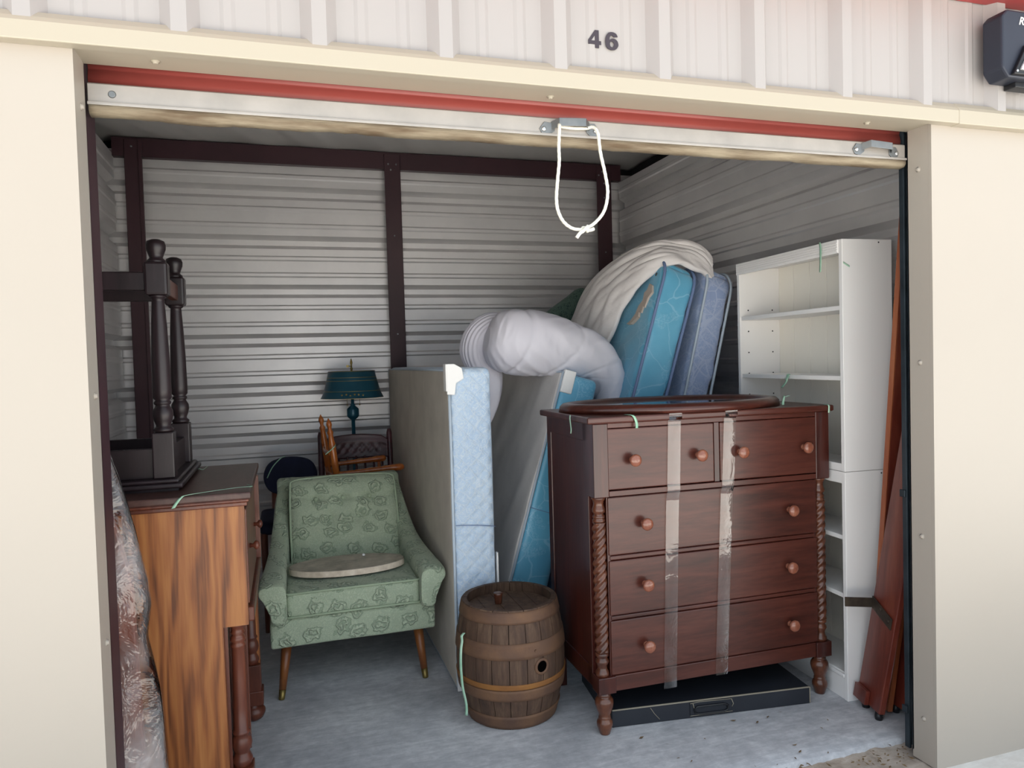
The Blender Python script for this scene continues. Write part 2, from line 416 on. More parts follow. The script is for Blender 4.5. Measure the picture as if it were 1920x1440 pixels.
def smooth_path(pts, k=6):
    # Catmull-Rom through points of any dimension
    out = []
    P = [Vector(p) for p in pts]
    for i in range(len(P) - 1):
        p0, p1, p2, p3 = P[max(i - 1, 0)], P[i], P[i + 1], P[min(i + 2, len(P) - 1)]
        for j in range(k):
            t = j / k
            out.append(0.5 * ((2 * p1) + (p2 - p0) * t + (2 * p0 - 5 * p1 + 4 * p2 - p3) * t * t + (3 * p1 - p0 - 3 * p2 + p3) * t ** 3))
    out.append(P[-1])
    return out
def interp(xs, ys, x):
    if x <= xs[0]: return ys[0]
    for i in range(len(xs) - 1):
        if x <= xs[i + 1]:
            t = (x - xs[i]) / (xs[i + 1] - xs[i]); return ys[i] + (ys[i + 1] - ys[i]) * t
    return ys[-1]
def ribbon(name, pts, w, parent, wdir, mat='tie'):
    pts = smooth_path(pts, 4); wd = Vector(wdir).normalized() * (w / 2)
    g = G(parent_off(parent))
    rows = [[p - wd, p + wd] for p in pts]
    return g.sheet(rows).build(name, mat, parent, solid=0.0012)
def parent_off(p):
    return p.location if p else (0, 0, 0)

# ------------------------------------------------------------------ the building shell
W, HT, DJ = 2.392, 2.071, 0.095
XL, XR, YB = -0.49, 2.735, 2.955
PER = 0.3048
def rib_profile(s0, s1, first, depth, minor, reverse=1):
    # list of (s, d) along the sheet; grooves (d<0) of the given depth centred on first + k*PER
    pts = []
    k = math.floor((s0 - first) / PER) - 1
    while first + k * PER < s1 + PER:
        c = first + k * PER
        for ds, d in ((-.042, 0), (-.0165, -depth), (.0165, -depth), (.042, 0),
                      (.0846, 0), (.0936, minor), (.1096, minor), (.1186, 0), (.1862, 0), (.1952, minor), (.2112, minor), (.2202, 0)):
            pts.append((c + ds, d))
        k += 1
    out = [p for p in pts if s0 < p[0] < s1]
    def at(s):
        for (a, da), (b_, db) in zip(pts, pts[1:]):
            if a <= s <= b_: return da + (db - da) * (s - a) / (b_ - a)
        return 0
    return [(s0, at(s0))] + out + [(s1, at(s1))]
GROOVE0 = 2.44 - 8 * PER            # lowest groove height
def ribbed_wall(name, label, zcut, place, length, mat, first=GROOVE0, depth=0.041, minor=0.005):
    root = empty(name, (0, 0, 0), None, None); struct(root, label)
    z = 0.0
    while z < zcut - .01:
        z1 = min(z + 3 * PER, zcut)
        prof = rib_profile(z, z1, first, depth, minor)
        rows = [[place(a, d, s) for (s, d) in prof] for a in length]
        G().sheet(rows, False).build('sheet_panel', mat, root, solid=0.0012)
        z = z1
    return root
ribbed_wall('wall_back', 'grey ribbed steel sheet wall at the back of the unit', 2.66, lambda a, d, s: (a, YB - d, s), (-.62, 1.1, 2.84), 'galv')
ribbed_wall('wall_left', 'grey ribbed steel partition on the left side', 2.62, lambda a, d, s: (XL + d, a, s), (0.10, 2.93), 'galv')
ribbed_wall('wall_right', 'grey ribbed steel partition on the right side', 2.60, lambda a, d, s: (XR + .0 - d, a, s), (0.03, 2.93), 'galv')
# dark panels added beyond the sheet walls to stop light leaks and darken gaps
g = G(); g.box(XL - .16, XL - .13, .02, 3.1, 0, 2.9); o = g.build('wall_light_block_left', 'dark_sheet'); struct(o, 'dark panel added beyond the left partition to stop light leaks')
g = G(); g.box(XR + .16, XR + .19, .02, 3.1, 0, 2.9); o = g.build('wall_light_block_right', 'dark_sheet'); struct(o, 'dark panel added beyond the right partition to stop light leaks')
g = G(); g.box(XL - .16, XR + .19, 3.08, 3.1, 0, 2.9); o = g.build('wall_light_block_back', 'dark_sheet'); struct(o, 'dark panel added behind the back wall to stop light leaks')
# ceiling: vinyl-faced insulation, sagging in diagonal wrinkles
rows = []
for i in range(121):
    x = -.65 + 3.55 * i / 120
    row = []
    for j in range(101):
        y = .02 + 3.06 * j / 100
        q = x * 1.0 - y * .55
        h = .010 * noise.noise(Vector((q * 9, y * 1.2, 0))) + .006 * noise.noise(Vector((q * 24, y * 2.5, 3)))
        row.append((x, y, 2.735 + h - .012 * math.sin(PI * min(max((x + .5) / 3.2, 0), 1))))
    rows.append(row)
o = G().sheet(rows).build('ceiling', 'ceiling', solid=.004); struct(o, 'wrinkled grey vinyl insulation under the roof')
g = G(); g.box(-8, 10, -.10, 3.3, 2.9, 2.96); o = g.build('roof', 'red_eave'); struct(o, 'red metal roof over the units')  # unseen roof slab, put on to keep the interior light-tight
# floor, threshold, outside apron
rows = []
for i in range(401):
    x = -.66 + 3.56 * i / 400; row = []
    for j in range(13):
        y0 = .185 + .007 * noise.noise(Vector((x * 5, 0, 0))) + .006 * noise.noise(Vector((x * 19, 2, 0))) + .004 * noise.noise(Vector((x * 60, 2, 0)))
        if j == 0: row.append((x, y0 - .012, -.03))
        elif j == 1: row.append((x, y0 - .004, -.004))
        else: row.append((x, y0 + (3.08 - y0) * ((j - 2) / 10) ** 1.5, 0))
    rows.append(row)
o = G().sheet([r[::1] for r in rows]).build('floor', 'floor'); fix_normals(o); struct(o, 'worn grey concrete slab floor of the unit')
rows = []
for i in range(121):
    x = -.2 + 2.9 * i / 120; row = []
    for j in range(15):
        y = -.02 + .24 * j / 14
        row.append((x, y, -.016 + .006 * noise.noise(Vector((x * 14, y * 22, 1))) + .004 * noise.noise(Vector((x * 40, y * 50, 4))) - .008 * math.exp(-((y - .12) / .05) ** 2)))
    rows.append(row)
o = G().sheet(rows).build('threshold', 'dirt'); struct(o, 'dirty crumbling concrete strip in front of the slab edge')
rows = [[(x, y, -.012 + (0.004 * noise.noise(Vector((x * 3, y * 3, 0))) if abs(x) < 6 and y > -6 else 0)) for y in [-40, -20, -10] + [-6 + 6.0 * j / 60 for j in range(61)]] for x in [-40, -12] + [-6 + .15 * i for i in range(101)] + [16, 40]]
o = G().sheet(rows).build('ground', 'apron'); struct(o, 'pale concrete drive in front of the unit')
# small leaves blown onto the sill
leaf_g = G()
for k in range(206):
    x = random.uniform(1.3, 2.4); y = random.gauss(.11, .04) if k < 190 else random.uniform(.2, .5)
    if y < 0: continue
    s = random.uniform(.004, .013); a = random.uniform(0, 6.28); z = (-.012 if y < .17 else .001) + .002
    ca, sa = math.cos(a), math.sin(a)
    q = [(-1, 0), (-.2, .35), (1, .05), (0, -.35)]
    leaf_g.add([(x + s * (u * ca - w * sa), y + s * (u * sa + w * ca), z + random.uniform(0, .005)) for u, w in q], [(0, 1, 2, 3)])
o = leaf_g.build('leaf_litter', 'leaf'); setk(o, 'bits of dry leaf scattered along the doorway threshold', 'leaves', None, 'stuff')

# front wall cladding
def cladding(name, x0, x1, label):
    r = empty(name, (0, 0, 0), None, None); struct(r, label)
    g = G(); g.box(x0, x1, 0, .012, -.014, HT + .03); g.build('flat_sheet', 'cream', r)
    return r
wl = cladding('wall_front_left', -4.0, 0.0, 'smooth cream metal cladding left of the opening')
wr = cladding('wall_front_right', W, 7.0, 'smooth cream metal cladding right of the opening')
G().box(-.004, .0, .0122, DJ, -.012, HT).box(-.06, 0, DJ - .004, DJ, .012, HT).build('jamb_return', 'cream', wl)
G().box(W, W + .004, .0122, DJ, -.012, HT).box(W, W + .05, DJ - .004, DJ, .012, HT).build('jamb_return', 'cream', wr)
def screw(parent, c, ax, r=.007, mat='cream'):
    return G().lathe([(r * 1.25, 0), (r * 1.25, .0015), (r * .8, .002), (r * .8, .005), (r * .5, .0065)], c, 10, ax).build('screw', mat, parent)
for z in (1.937, 1.314, .743, .135): screw(wr, (W, .05, z), (-1, 0, 0))
for z in (1.957, 1.305, .736, .17): screw(wl, (0, .05, z), (1, 0, 0))
# header: soffit, lapped trim, ribbed panel above
hd = empty('trim_1', (0, 0, 0), None, None); struct(hd, 'cream header trim and soffit across the top of the opening')
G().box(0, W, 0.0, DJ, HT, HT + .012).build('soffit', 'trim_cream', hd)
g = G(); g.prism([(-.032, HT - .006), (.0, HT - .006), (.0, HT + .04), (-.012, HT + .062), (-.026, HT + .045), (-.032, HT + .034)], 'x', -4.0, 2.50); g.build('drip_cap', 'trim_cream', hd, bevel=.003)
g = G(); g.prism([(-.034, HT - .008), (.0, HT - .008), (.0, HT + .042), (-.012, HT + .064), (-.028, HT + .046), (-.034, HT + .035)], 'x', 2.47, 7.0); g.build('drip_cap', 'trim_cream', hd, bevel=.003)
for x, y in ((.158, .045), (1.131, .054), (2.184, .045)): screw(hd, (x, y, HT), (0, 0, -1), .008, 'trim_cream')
up = empty('wall_front_upper', (0, 0, 0), None, None); struct(up, 'cream vertical ribbed steel panels above the opening')
x = -4.0
RB0 = -0.0864
while x < 6.9:
    x1 = x + 3 * PER
    prof = rib_profile(x, x1, RB0, -.030, .004)
    G().sheet([[(s, .004 - d, z) for s, d in prof] for z in (HT + .03, 2.93)], False).build('ribbed_panel', 'cream_panel', up, solid=.0012)
    x = x1
g = G(); g.box(-.7, 3.0, .02, .10, HT + .012, 2.9); o = g.build('wall_header_lining', 'dark_sheet'); struct(o, 'dark lining behind the header')
# red eave trim
g = G(); g.prism([(.002, 2.462), (-.16, 2.462), (-.19, 2.50), (-.19, 2.98), (.002, 2.98)], 'x', -8, 10); o = g.build('trim_2', 'red_eave', bevel=.006); struct(o, 'red metal eave trim along the roof edge')

# interior maroon steel frame
def cee(name, label, boxes, bolts=(), mat='maroon'):
    r = empty(name, (0, 0, 0), None, None); struct(r, label)
    for nm, bx_ in boxes: G().box(*bx_).build(nm, mat, r, bevel=.002)
    for c, ax in bolts: G().lathe([(.006, 0), (.006, .003), (.003, .005)], c, 8, ax).build('bolt', 'zinc', r)
    return r
cee('trim_3', 'maroon steel beam along the top of the back wall', [('web', (XL, XR, YB - .055, YB - .05, 2.605, 2.715)), ('flange', (XL, XR, YB - .055, YB - .005, 2.605, 2.609)), ('flange', (XL, XR, YB - .055, YB - .005, 2.711, 2.715))])
cee('trim_4', 'maroon steel post at the left end of the back wall', [('web', (-.425, -.33, YB - .065, YB - .058, 0, 2.70)), ('flange', (-.425, -.42, YB - .065, YB - .005, 0, 2.70)), ('lip', (-.35, -.33, YB - .075, YB - .06, 0, 2.70))],
    [((-.385, YB - .066, 2.66), (0, -1, 0))])
cee('trim_5', 'maroon steel post in the middle of the back wall', [('web', (1.07, 1.172, YB - .065, YB - .058, 0, 2.70)), ('flange', (1.167, 1.172, YB - .065, YB - .005, 0, 2.70))],
    [((1.075 + .02, YB - .066, 2.635), (0, -1, 0)), ((1.145, YB - .066, 2.635), (0, -1, 0)), ((1.11, YB - .066, 2.60), (0, -1, 0)), ((1.12, YB - .066, 2.18), (0, -1, 0)), ((1.12, YB - .066, 1.55), (0, -1, 0))])
cee('trim_6', 'maroon steel post at the right end of the back wall', [('web', (2.545, 2.655, YB - .065, YB - .058, 0, 2.70)), ('flange', (2.65, 2.655, YB - .065, YB - .005, 0, 2.70))],
    [((2.56, YB - .066, 2.635), (0, -1, 0)), ((2.61, YB - .066, 2.635), (0, -1, 0)), ((2.585, YB - .066, 2.66), (0, -1, 0)), ((2.60, YB - .066, 2.58), (0, -1, 0)), ((2.60, YB - .066, 2.48), (0, -1, 0)), ((2.60, YB - .066, 2.1), (0, -1, 0))])
cee('trim_7', 'maroon steel jamb channel inside the left edge of the opening', [('web', (-.045, -.002, .185, .19, 0, 2.62)), ('flange', (-.045, -.04, .10, .19, 0, 2.62)), ('lip', (-.012, -.002, .10, .19, 0, 2.62))])
cee('trim_8', 'dark steel door track inside the right edge of the opening', [('guide', (W + .006, W + .016, .115, .135, 0, 2.45)), ('guide', (W + .03, W + .05, .13, .138, 0, 2.45)), ('angle', (W + .004, W + .05, DJ + .002, DJ + .008, 0, 2.45)), ('rust_clip', (W - .001, W + .006, .118, .14, .86, .885)), ('rust_clip', (W - .001, W + .006, .118, .14, .12, .145))], (), 'track')

# ------------------------------------------------------------------ roll-up door
door = empty('door_1', (0, 0, 0), None, None); struct(door, 'rolled-up red steel door with aluminium bottom bar')
prof = [(2.0 + i * .0025, 0) for i in range(170)]
rows = []
for zz, _ in prof:
    d = .006 * (abs(((zz * 1000) % 46) / 46 - .5) * 2) ** 1.5
    rows.append([(.002, .118 + d, zz), (W - .002, .118 + d, zz)])
G().sheet(rows).build('curtain', 'red_door', door, solid=.0015)
G().lathe([(.15, -.02), (.15, W + .02)], (0, .36, 2.44), 40, (1, 0, 0)).build('rolled_curtain', 'red_door', door)
g = G(); g.prism([(.098, 1.987), (.103, 1.985), (.112, 1.985), (.112, 2.030), (.103, 2.032), (.098, 2.028)], 'x', .004, W - .004); g.build('bottom_bar', 'alu', door, bevel=.001)
g = G(); g.prism([(.090, 1.978), (.114, 1.978), (.114, 1.986), (.090, 1.985)], 'x', .004, W - .004); g.build('bar_lip', 'alu', door, bevel=.001)
# sagging rubber seal
rows = []
for i in range(161):
    x = .006 + (W - .012) * i / 160
    s = .004 * nz((x * 6, 0, 0)) + .002 * nz((x * 30, 5, 0))
    rows.append([(x, .094, 1.978), (x, .094 + s * .5, 1.966 + s), (x, .10, 1.958 + s), (x, .118, 1.955 + s * 1.3), (x, .128, 1.962 + s), (x, .128, 1.985)])
G().sheet(rows).build('bottom_seal', 'seal', door, solid=.002)
def pull(x0, x1, z, tilt, label):
    r = G(); h = .019
    y0 = .098
    def tab(g, xa, xb, zc, sgn):
        pts = [(xa, zc + h), (xb, zc + h * .85), (xb, zc - h * .3), (xa + sgn * .012, zc - h), (xa - sgn * .006, zc - h * .8), (xa - sgn * .014, zc)]
        pts = pts if sgn > 0 else pts
        g.prism(pts, 'y', y0 - .004, y0)
    tab(r, x0 + .014, x0 + .045, z, 1); tab(r, x1 - .014, x1 - .04, z + tilt, -1)
    za, zb = z + h * .5, z + tilt + h * .5
    g2 = [(x0 + .035, y0 - .004, za), (x0 + .05, y0 - .028, za + .004), (x1 - .05, y0 - .028, zb + .004), (x1 - .03, y0 - .004, zb)]
    for (a, b_) in zip(g2, g2[1:]):
        a, b_ = Vector(a), Vector(b_)
        r.hexa([a + Vector((0, 0, -.011)), b_ + Vector((0, 0, -.011)), b_ + Vector((0, .003, -.011)), a + Vector((0, .003, -.011))],
               [a + Vector((0, 0, .011)), b_ + Vector((0, 0, .011)), b_ + Vector((0, .003, .011)), a + Vector((0, .003, .011))])
    o = r.build('pull_handle', 'zinc', door, bevel=.001, label=label); fix_normals(o)
    for xx, zz in ((x0 + .012, z), (x1 - .012, z + tilt)): G().lathe([(.007, 0), (.007, .003), (.004, .005)], (xx, y0 - .004, zz - .002), 10, (0, -1, 0)).build('bolt', 'bolt', o)
pull(1.112, 1.292, 1.998, .004, 'grey steel pull handle on the door bar')
pull(2.175, 2.36, 2.004, -.004, 'grey steel step handle at the right end of the door bar')
G().lathe([(.009, 0), (.007, .002)], (.055, .098, 2.006), 12, (0, -1, 0)).build('rivet', 'zinc', door)
# rope loop hung through the handle
rope = empty('rope', (1.22, .06, 1.70), 'white cord loop knotted at the bottom, hanging from the door handle', 'rope')
P = [(1.172, .088, 2.004), (1.163, .074, 2.004), (1.158, .062, 1.99), (1.154, .06, 1.94), (1.154, .06, 1.90), (1.148, .06, 1.85), (1.143, .06, 1.80), (1.147, .06, 1.765), (1.163, .06, 1.735), (1.19, .06, 1.718), (1.222, .06, 1.716)]
P2 = [(1.250, .088, 2.004), (1.264, .074, 2.004), (1.272, .062, 1.985), (1.278, .06, 1.93), (1.291, .06, 1.87), (1.297, .06, 1.82), (1.285, .06, 1.77), (1.255, .06, 1.735), (1.222, .06, 1.716)]
tw = lambda t, q: 1 + .10 * math.cos(3 * q + t * 160)
G(rope.location).tube(smooth_path(P, 10), .0046, 10, fn=tw).tube(smooth_path(P2, 10), .0046, 10, fn=tw).tube(smooth_path([(1.172, .088, 2.004), (1.21, .088, 2.002), (1.250, .088, 2.004)], 8), .0046, 10).build('cord', 'rope', rope)
G(rope.location).tube(smooth_path([(1.232, .056, 1.725), (1.222, .05, 1.716), (1.214, .058, 1.708), (1.222, .066, 1.722), (1.236, .06, 1.716), (1.228, .052, 1.71)], 6), .0048, 10).build('knot', 'rope', rope)
for q in ([(1.225, .056, 1.716), (1.238, .054, 1.714), (1.25, .056, 1.718)], [(1.22, .056, 1.715), (1.208, .054, 1.705), (1.198, .056, 1.692)]):
    G(rope.location).tube(smooth_path(q, 6), .005, 10).build('loose_end', 'rope', rope)

# ------------------------------------------------------------------ unit number and floodlight
def text_mesh(name, body, size, mat, parent, loc, rot, offset=0.0, shear=0.0, extrude=.0008, space=1.0, sx=1.0):
    cu = bpy.data.curves.new(name, 'FONT'); cu.body = body; cu.size = size; cu.offset = offset; cu.shear = shear; cu.extrude = extrude; cu.space_character = space
    cu.align_x = 'CENTER'; cu.align_y = 'CENTER'
    t = bpy.data.objects.new(name + '_tmp', cu); C.objects.link(t)
    bpy.context.view_layer.update()
    me = bpy.data.meshes.new_from_object(t.evaluated_get(bpy.context.evaluated_depsgraph_get()))
    bpy.data.objects.remove(t, do_unlink=True)
    me.materials.clear(); me.materials.append(M[mat])
    o = bpy.data.objects.new(name, me); C.objects.link(o); o.parent = parent
    o.location = Vector(loc) - Vector(parent.location); o.rotation_euler = rot; o.scale = (sx, 1, 1)
    return o
num = empty('unit_number', (1.268, .0, 2.20), 'dark grey stick-on number 46 above the opening', 'number')
def glyph(outer, hole, x, z, h, sm):
    cu = bpy.data.curves.new('glyph', 'CURVE'); cu.dimensions = '2D'; cu.fill_mode = 'BOTH'; cu.extrude = .0008
    for pts in (outer, hole):
        if sm: pts = [tuple(p)[:2] for p in smooth_path([(a, b_, 0) for a, b_ in pts + [pts[0]]], 5)][:-1]
        sp = cu.splines.new('POLY'); sp.points.add(len(pts) - 1); sp.use_cyclic_u = True
        for p, (a, b_) in zip(sp.points, pts): p.co = (a * h, b_ * h, 0, 1)
    t = bpy.data.objects.new('glyph_tmp', cu); C.objects.link(t); bpy.context.view_layer.update()
    me = bpy.data.meshes.new_from_object(t.evaluated_get(bpy.context.evaluated_depsgraph_get()))
    bpy.data.objects.remove(t, do_unlink=True)
    me.materials.clear(); me.materials.append(M['grey_num'])
    o = bpy.data.objects.new('digit', me); C.objects.link(o); o.parent = num
    o.location = Vector((x, -.0012, z)) - Vector(num.location); o.rotation_euler = (PI / 2, 0, 0)
glyph([(.42, 1), (.66, 1), (.66, .40), (.80, .40), (.80, .20), (.66, .20), (.66, 0), (.42, 0), (.42, .20), (0, .20), (0, .42)], [(.42, .40), (.42, .70), (.19, .40)], 1.222, 2.190, .047, False)
glyph([(.78, .76), (.68, .94), (.44, 1.01), (.20, .95), (.05, .74), (0, .47), (.04, .20), (.18, .04), (.42, -.01), (.66, .06), (.81, .26), (.78, .48), (.64, .62), (.46, .65), (.32, .60), (.26, .56), (.28, .70), (.36, .80), (.45, .82), (.53, .74)],
      [(.28, .33), (.32, .44), (.42, .48), (.51, .43), (.54, .32), (.50, .20), (.41, .15), (.32, .20)], 1.272, 2.189, .047, True)
fl = empty('floodlight', (2.70, -.02, 2.20), 'dark wall-mounted floodlight with prismatic glass at the top right corner', 'light')
o_ = fl.location
poly = [(2.575, 2.225), (2.60, 2.196), (2.86, 2.196), (2.885, 2.225), (2.885, 2.385), (2.865, 2.405), (2.595, 2.405), (2.575, 2.385)]
g = G(o_); g.prism(poly, 'y', -.095, -.026); fix_normals(g.build('housing', 'navy_fix', fl, bevel=.006))
g = G(o_); g.prism([(2.606, 2.203), (2.856, 2.203), (2.80, 2.30), (2.662, 2.30)], 'y', -.108, -.094); fix_normals(g.build('lens_frame', 'black', fl, bevel=.003))
g = G(o_); g.prism([(2.628, 2.216), (2.834, 2.216), (2.79, 2.288), (2.672, 2.288)], 'y', -.115, -.107); fix_normals(g.build('lens', 'lens', fl, bevel=.002))
g = G(o_); g.box(2.66, 2.80, -.07, -.03, 2.18, 2.197); g.build('bracket', 'black', fl, bevel=.002)
g = G(o_); g.lathe([(.004, 0), (.004, .003)], (2.618, -.108, 2.212), 8, (0, -1, 0)); g.build('screw', 'bolt', fl)
g = G(o_); g.box(2.70, 2.76, -.027, .004, 2.26, 2.34); g.build('wall_box', 'black', fl)
text_mesh('lettering', 'RAB', .034, 'white_print', fl, (2.672, -.0962, 2.372), (PI / 2, 0, 0), .0006, .3, .0005)

# ------------------------------------------------------------------ mahogany chest of drawers
ch = empty('chest_of_drawers', (1.942, .545, 0), 'red mahogany chest of drawers with rope-twist columns and taped drawers', 'dresser', math.radians(-.6))
X0, X1 = -.500, .498
G().box(-.522, .516, -.022, .50, 1.126, 1.150).build('top', 'mahog', ch, bevel=.006)
G().box(X0 + .004, X0 + .022, .06, .44, .20, 1.115).build('side_panel', 'mahog_v', ch)
G().box(X1 - .022, X1 - .004, .06, .44, .20, 1.115).build('side_panel', 'mahog_v', ch)
for xa in (X0, X1 - .045):
    G().box(xa, xa + .045, .43, .475, .0, 1.126).build('rear_post', 'mahog_v', ch, bevel=.003)
for xa, xb in ((X0, X0 + .018), (X1 - .018, X1)):
    G().box(xa, xb, .05, .44, .165, .235).build('side_rail', 'mahog_v', ch, bevel=.002)
    G().box(xa, xb, .05, .44, 1.06, 1.126).build('side_rail', 'mahog_v', ch, bevel=.002)
    G().box(xa, xb + (.03 if xa == X0 else 0), .045, .085, .165, 1.126).build('front_stile', 'mahog_v', ch, bevel=.002)
G().box(X0 + .02, X1 - .02, .45, .462, .18, 1.12).build('back_panel', 'dark_sheet', ch)
G().box(X0 + .02, X1 - .02, .05, .45, .185, .20).build('bottom_board', 'mahog_v', ch)
# upper front frame (proud of the columns)
for xa, xb in ((X0, X0 + .058), (X1 - .062, X1)):
    G().box(xa, xb, -.012, .05, .862, 1.126).build('upper_post', 'mahog_v', ch, bevel=.003)
G().box(X0 + .058, X1 - .062, -.010, .05, 1.108, 1.126).build('frieze_rail', 'mahog', ch, bevel=.002)
G().box(-.012, .010, -.008, .05, .885, 1.108).build('divider', 'mahog_v', ch, bevel=.002)
G().box(X0 + .058, X1 - .062, -.012, .05, .864, .884).build('drawer_rail', 'mahog', ch, bevel=.002)
for z0, z1 in ((.632, .648), (.415, .430)):
    G().box(X0 + .06, X1 - .062, .000, .05, z0, z1).build('drawer_rail', 'mahog', ch, bevel=.004)
G().box(X0 + .058, X1 - .06, -.004, .05, .158, .214).build('bottom_rail', 'mahog', ch, bevel=.003)
for xa, xb in ((X0 + .052, X0 + .064), (X1 - .068, X1 - .056)):
    G().box(xa, xb, .004, .05, .214, .864).build('inner_stile', 'mahog_v', ch)
    G().box(xa - .045 if xa < 0 else xa, xb if xa < 0 else xb + .045, .044, .05, .214, .864).build('column_back', 'mahog_v', ch)
def drawer(x0, x1, z0, z1, knobs, yf=-.002):
    d = G().box(x0 + .002, x1 - .002, yf, .03, z0 + .002, z1 - .002).build('drawer', 'mahog', ch, bevel=.004)
    for kx, kz in knobs:
        G().lathe([(.011, 0), (.009, .006), (.0085, .012), (.014, .018), (.0205, .023), (.0225, .029), (.0215, .035), (.016, .039), (.006, .041), (.001, .0412)], (kx, yf, kz), 20, (0, -1, 0), caps=False).build('knob', 'knob', d)
drawer(-.447, -.012, .885, 1.108, ((-.350, .992), (-.082, .992)), -.010)
drawer(.010, .447, .885, 1.108, ((.094, .992), (.380, .992)), -.010)
drawer(-.446, .446, .648, .862, ((-.306, .758), (.316, .752)))
drawer(-.446, .446, .430, .632, ((-.306, .536), (.308, .532)))
drawer(-.446, .446, .214, .415, ((-.306, .312), (.312, .306)))
def column(xc, yc):
    g = G()
    prof = [(.026, .862), (.025, .855), (.021, .850), (.018, .838), (.020, .828), (.024, .817), (.023, .808), (.018, .803), (.018, .797), (.022, .795), (.022, .788), (.019, .785), (.023, .781), (.023, .775), (.020, .771)]
    g.lathe(prof[::-1], (xc, yc, 0), 24)
    zs = [.300 + (.771 - .300) * i / 170 for i in range(171)]
    g.lathe([(.0235, z) for z in zs], (xc, yc, 0), 40, None, lambda r, h, t: r - .0062 * abs(math.sin(2 * t - 100 * h)) ** 1.3 * 1.0 + .002)
    prof = [(.020, .300), (.024, .296), (.024, .288), (.019, .284), (.019, .278), (.023, .274), (.025, .266), (.021, .258), (.018, .250), (.018, .240), (.024, .230), (.025, .222), (.024, .214)]
    g.lathe(prof[::-1], (xc, yc, 0), 24)
    return g.build('twist_column', 'mahog_col', ch)
def foot(xc, yc, x0, x1):
    G().box(x0, x1, -.012, .052, .155, .215).build('foot_block', 'mahog_v', ch, bevel=.003)
    prof = [(.018, 0), (.020, .006), (.024, .018), (.029, .032), (.0295, .042), (.027, .050), (.022, .056), (.0225, .060), (.0225, .064), (.020, .068), (.024, .080), (.031, .098), (.0345, .114), (.033, .126), (.026, .136), (.021, .138), (.024, .142), (.0245, .146), (.021, .149), (.022, .157)]
    G().lathe(prof, (xc, yc, 0), 24).build('turned_foot', 'mahog_col', ch)
column(X0 + .027, .018); column(X1 - .030, .018)
foot(X0 + .032, .020, X0, X0 + .068); foot(X1 - .034, .020, X1 - .070, X1)
# strips of packing tape down the front
for xt, xb, zt, zb in ((-.178, -.215, 1.150, .138), (.055, .001, 1.150, .155)):
    rows = []
    for i in range(61):
        t = i / 60; z = zt + (zb - zt) * t; x = xt + (xb - xt) * t
        yb = -.0145 if z > .862 else -.0075
        if z < .16: yb = -.008
        yb -= .0016 * abs(nz((x * 9, z * 22, 3))) + (.006 if abs(z - .862) < .02 else 0) * .3
        rows.append([(x - .026, yb, z), (x - .009, yb - .0006, z), (x + .009, yb - .0008, z), (x + .026, yb, z)])
    rows = [[(p[0], -.023, 1.151) for p in rows[0]]] + [[(p[0], -.0235, 1.128) for p in rows[0]]] + rows[1:]
    G().sheet(rows).build('packing_tape', 'tape', ch)
def cribbon(pts, w, wd=(1, 0, 0), par=None):
    par = par or ch
    pts = smooth_path(pts, 4); d = Vector(wd).normalized() * w / 2
    G().sheet([[p - d, p + d] for p in pts]).build('green_tie', 'tie', par, solid=.001)
cribbon([(-.532, .12, 1.152), (-.534, .12, 1.14), (-.534, .115, 1.12), (-.536, .105, 1.10), (-.536, .11, 1.085)], .010, (0, 1, 0))
cribbon([(-.36, .02, 1.152), (-.352, -.022, 1.152), (-.342, -.026, 1.14), (-.336, -.027, 1.12), (-.337, -.028, 1.105)], .010)
cribbon([(.488, .0, 1.152), (.489, -.024, 1.15), (.488, -.027, 1.135), (.487, -.027, 1.12)], .008)

# oval mirror lying on top of the chest
mir = empty('oval_mirror', (1.90, .80, 1.1505), 'oval wall mirror in red wood frame lying flat on the chest', 'mirror', math.radians(-3))
AX, AY = .462, .285
def oval(ax, ay, z, n=72): return [(ax * math.cos(2 * PI * i / n), ay * math.sin(2 * PI * i / n), z) for i in range(n)]
secs = [(.0, .002), (.004, .0), (.0, .02), (-.012, .031), (-.034, .034), (-.05, .027), (-.058, .02)]
rows = [oval(AX + d, AY + d, z) for d, z in secs]; rows = [r + [r[0]] for r in rows]
fix_normals(G().sheet(rows).build('frame', 'mahog', mir))
g = G(); g.add(oval(AX - .055, AY - .055, .021), [tuple(range(72))]); g.build('glass', 'mirror', mir)
g = G(); g.add(oval(AX - .002, AY - .002, .001), [tuple(range(72))]); g.build('backing', 'dark_sheet', mir)
cribbon([(.395, -.17, .005), (.402, -.178, .03), (.41, -.165, .037), (.425, -.14, .036), (.44, -.12, .03)], .009, (1, .4, 0), mir)
cribbon([(.402, -.178, .03), (.392, -.187, .018), (.384, -.196, .004)], .009, (1, 0, 0), mir)
cribbon([(.402, -.174, .033), (.418, -.182, .038), (.432, -.17, .036)], .008, (0, 1, 0), mir)

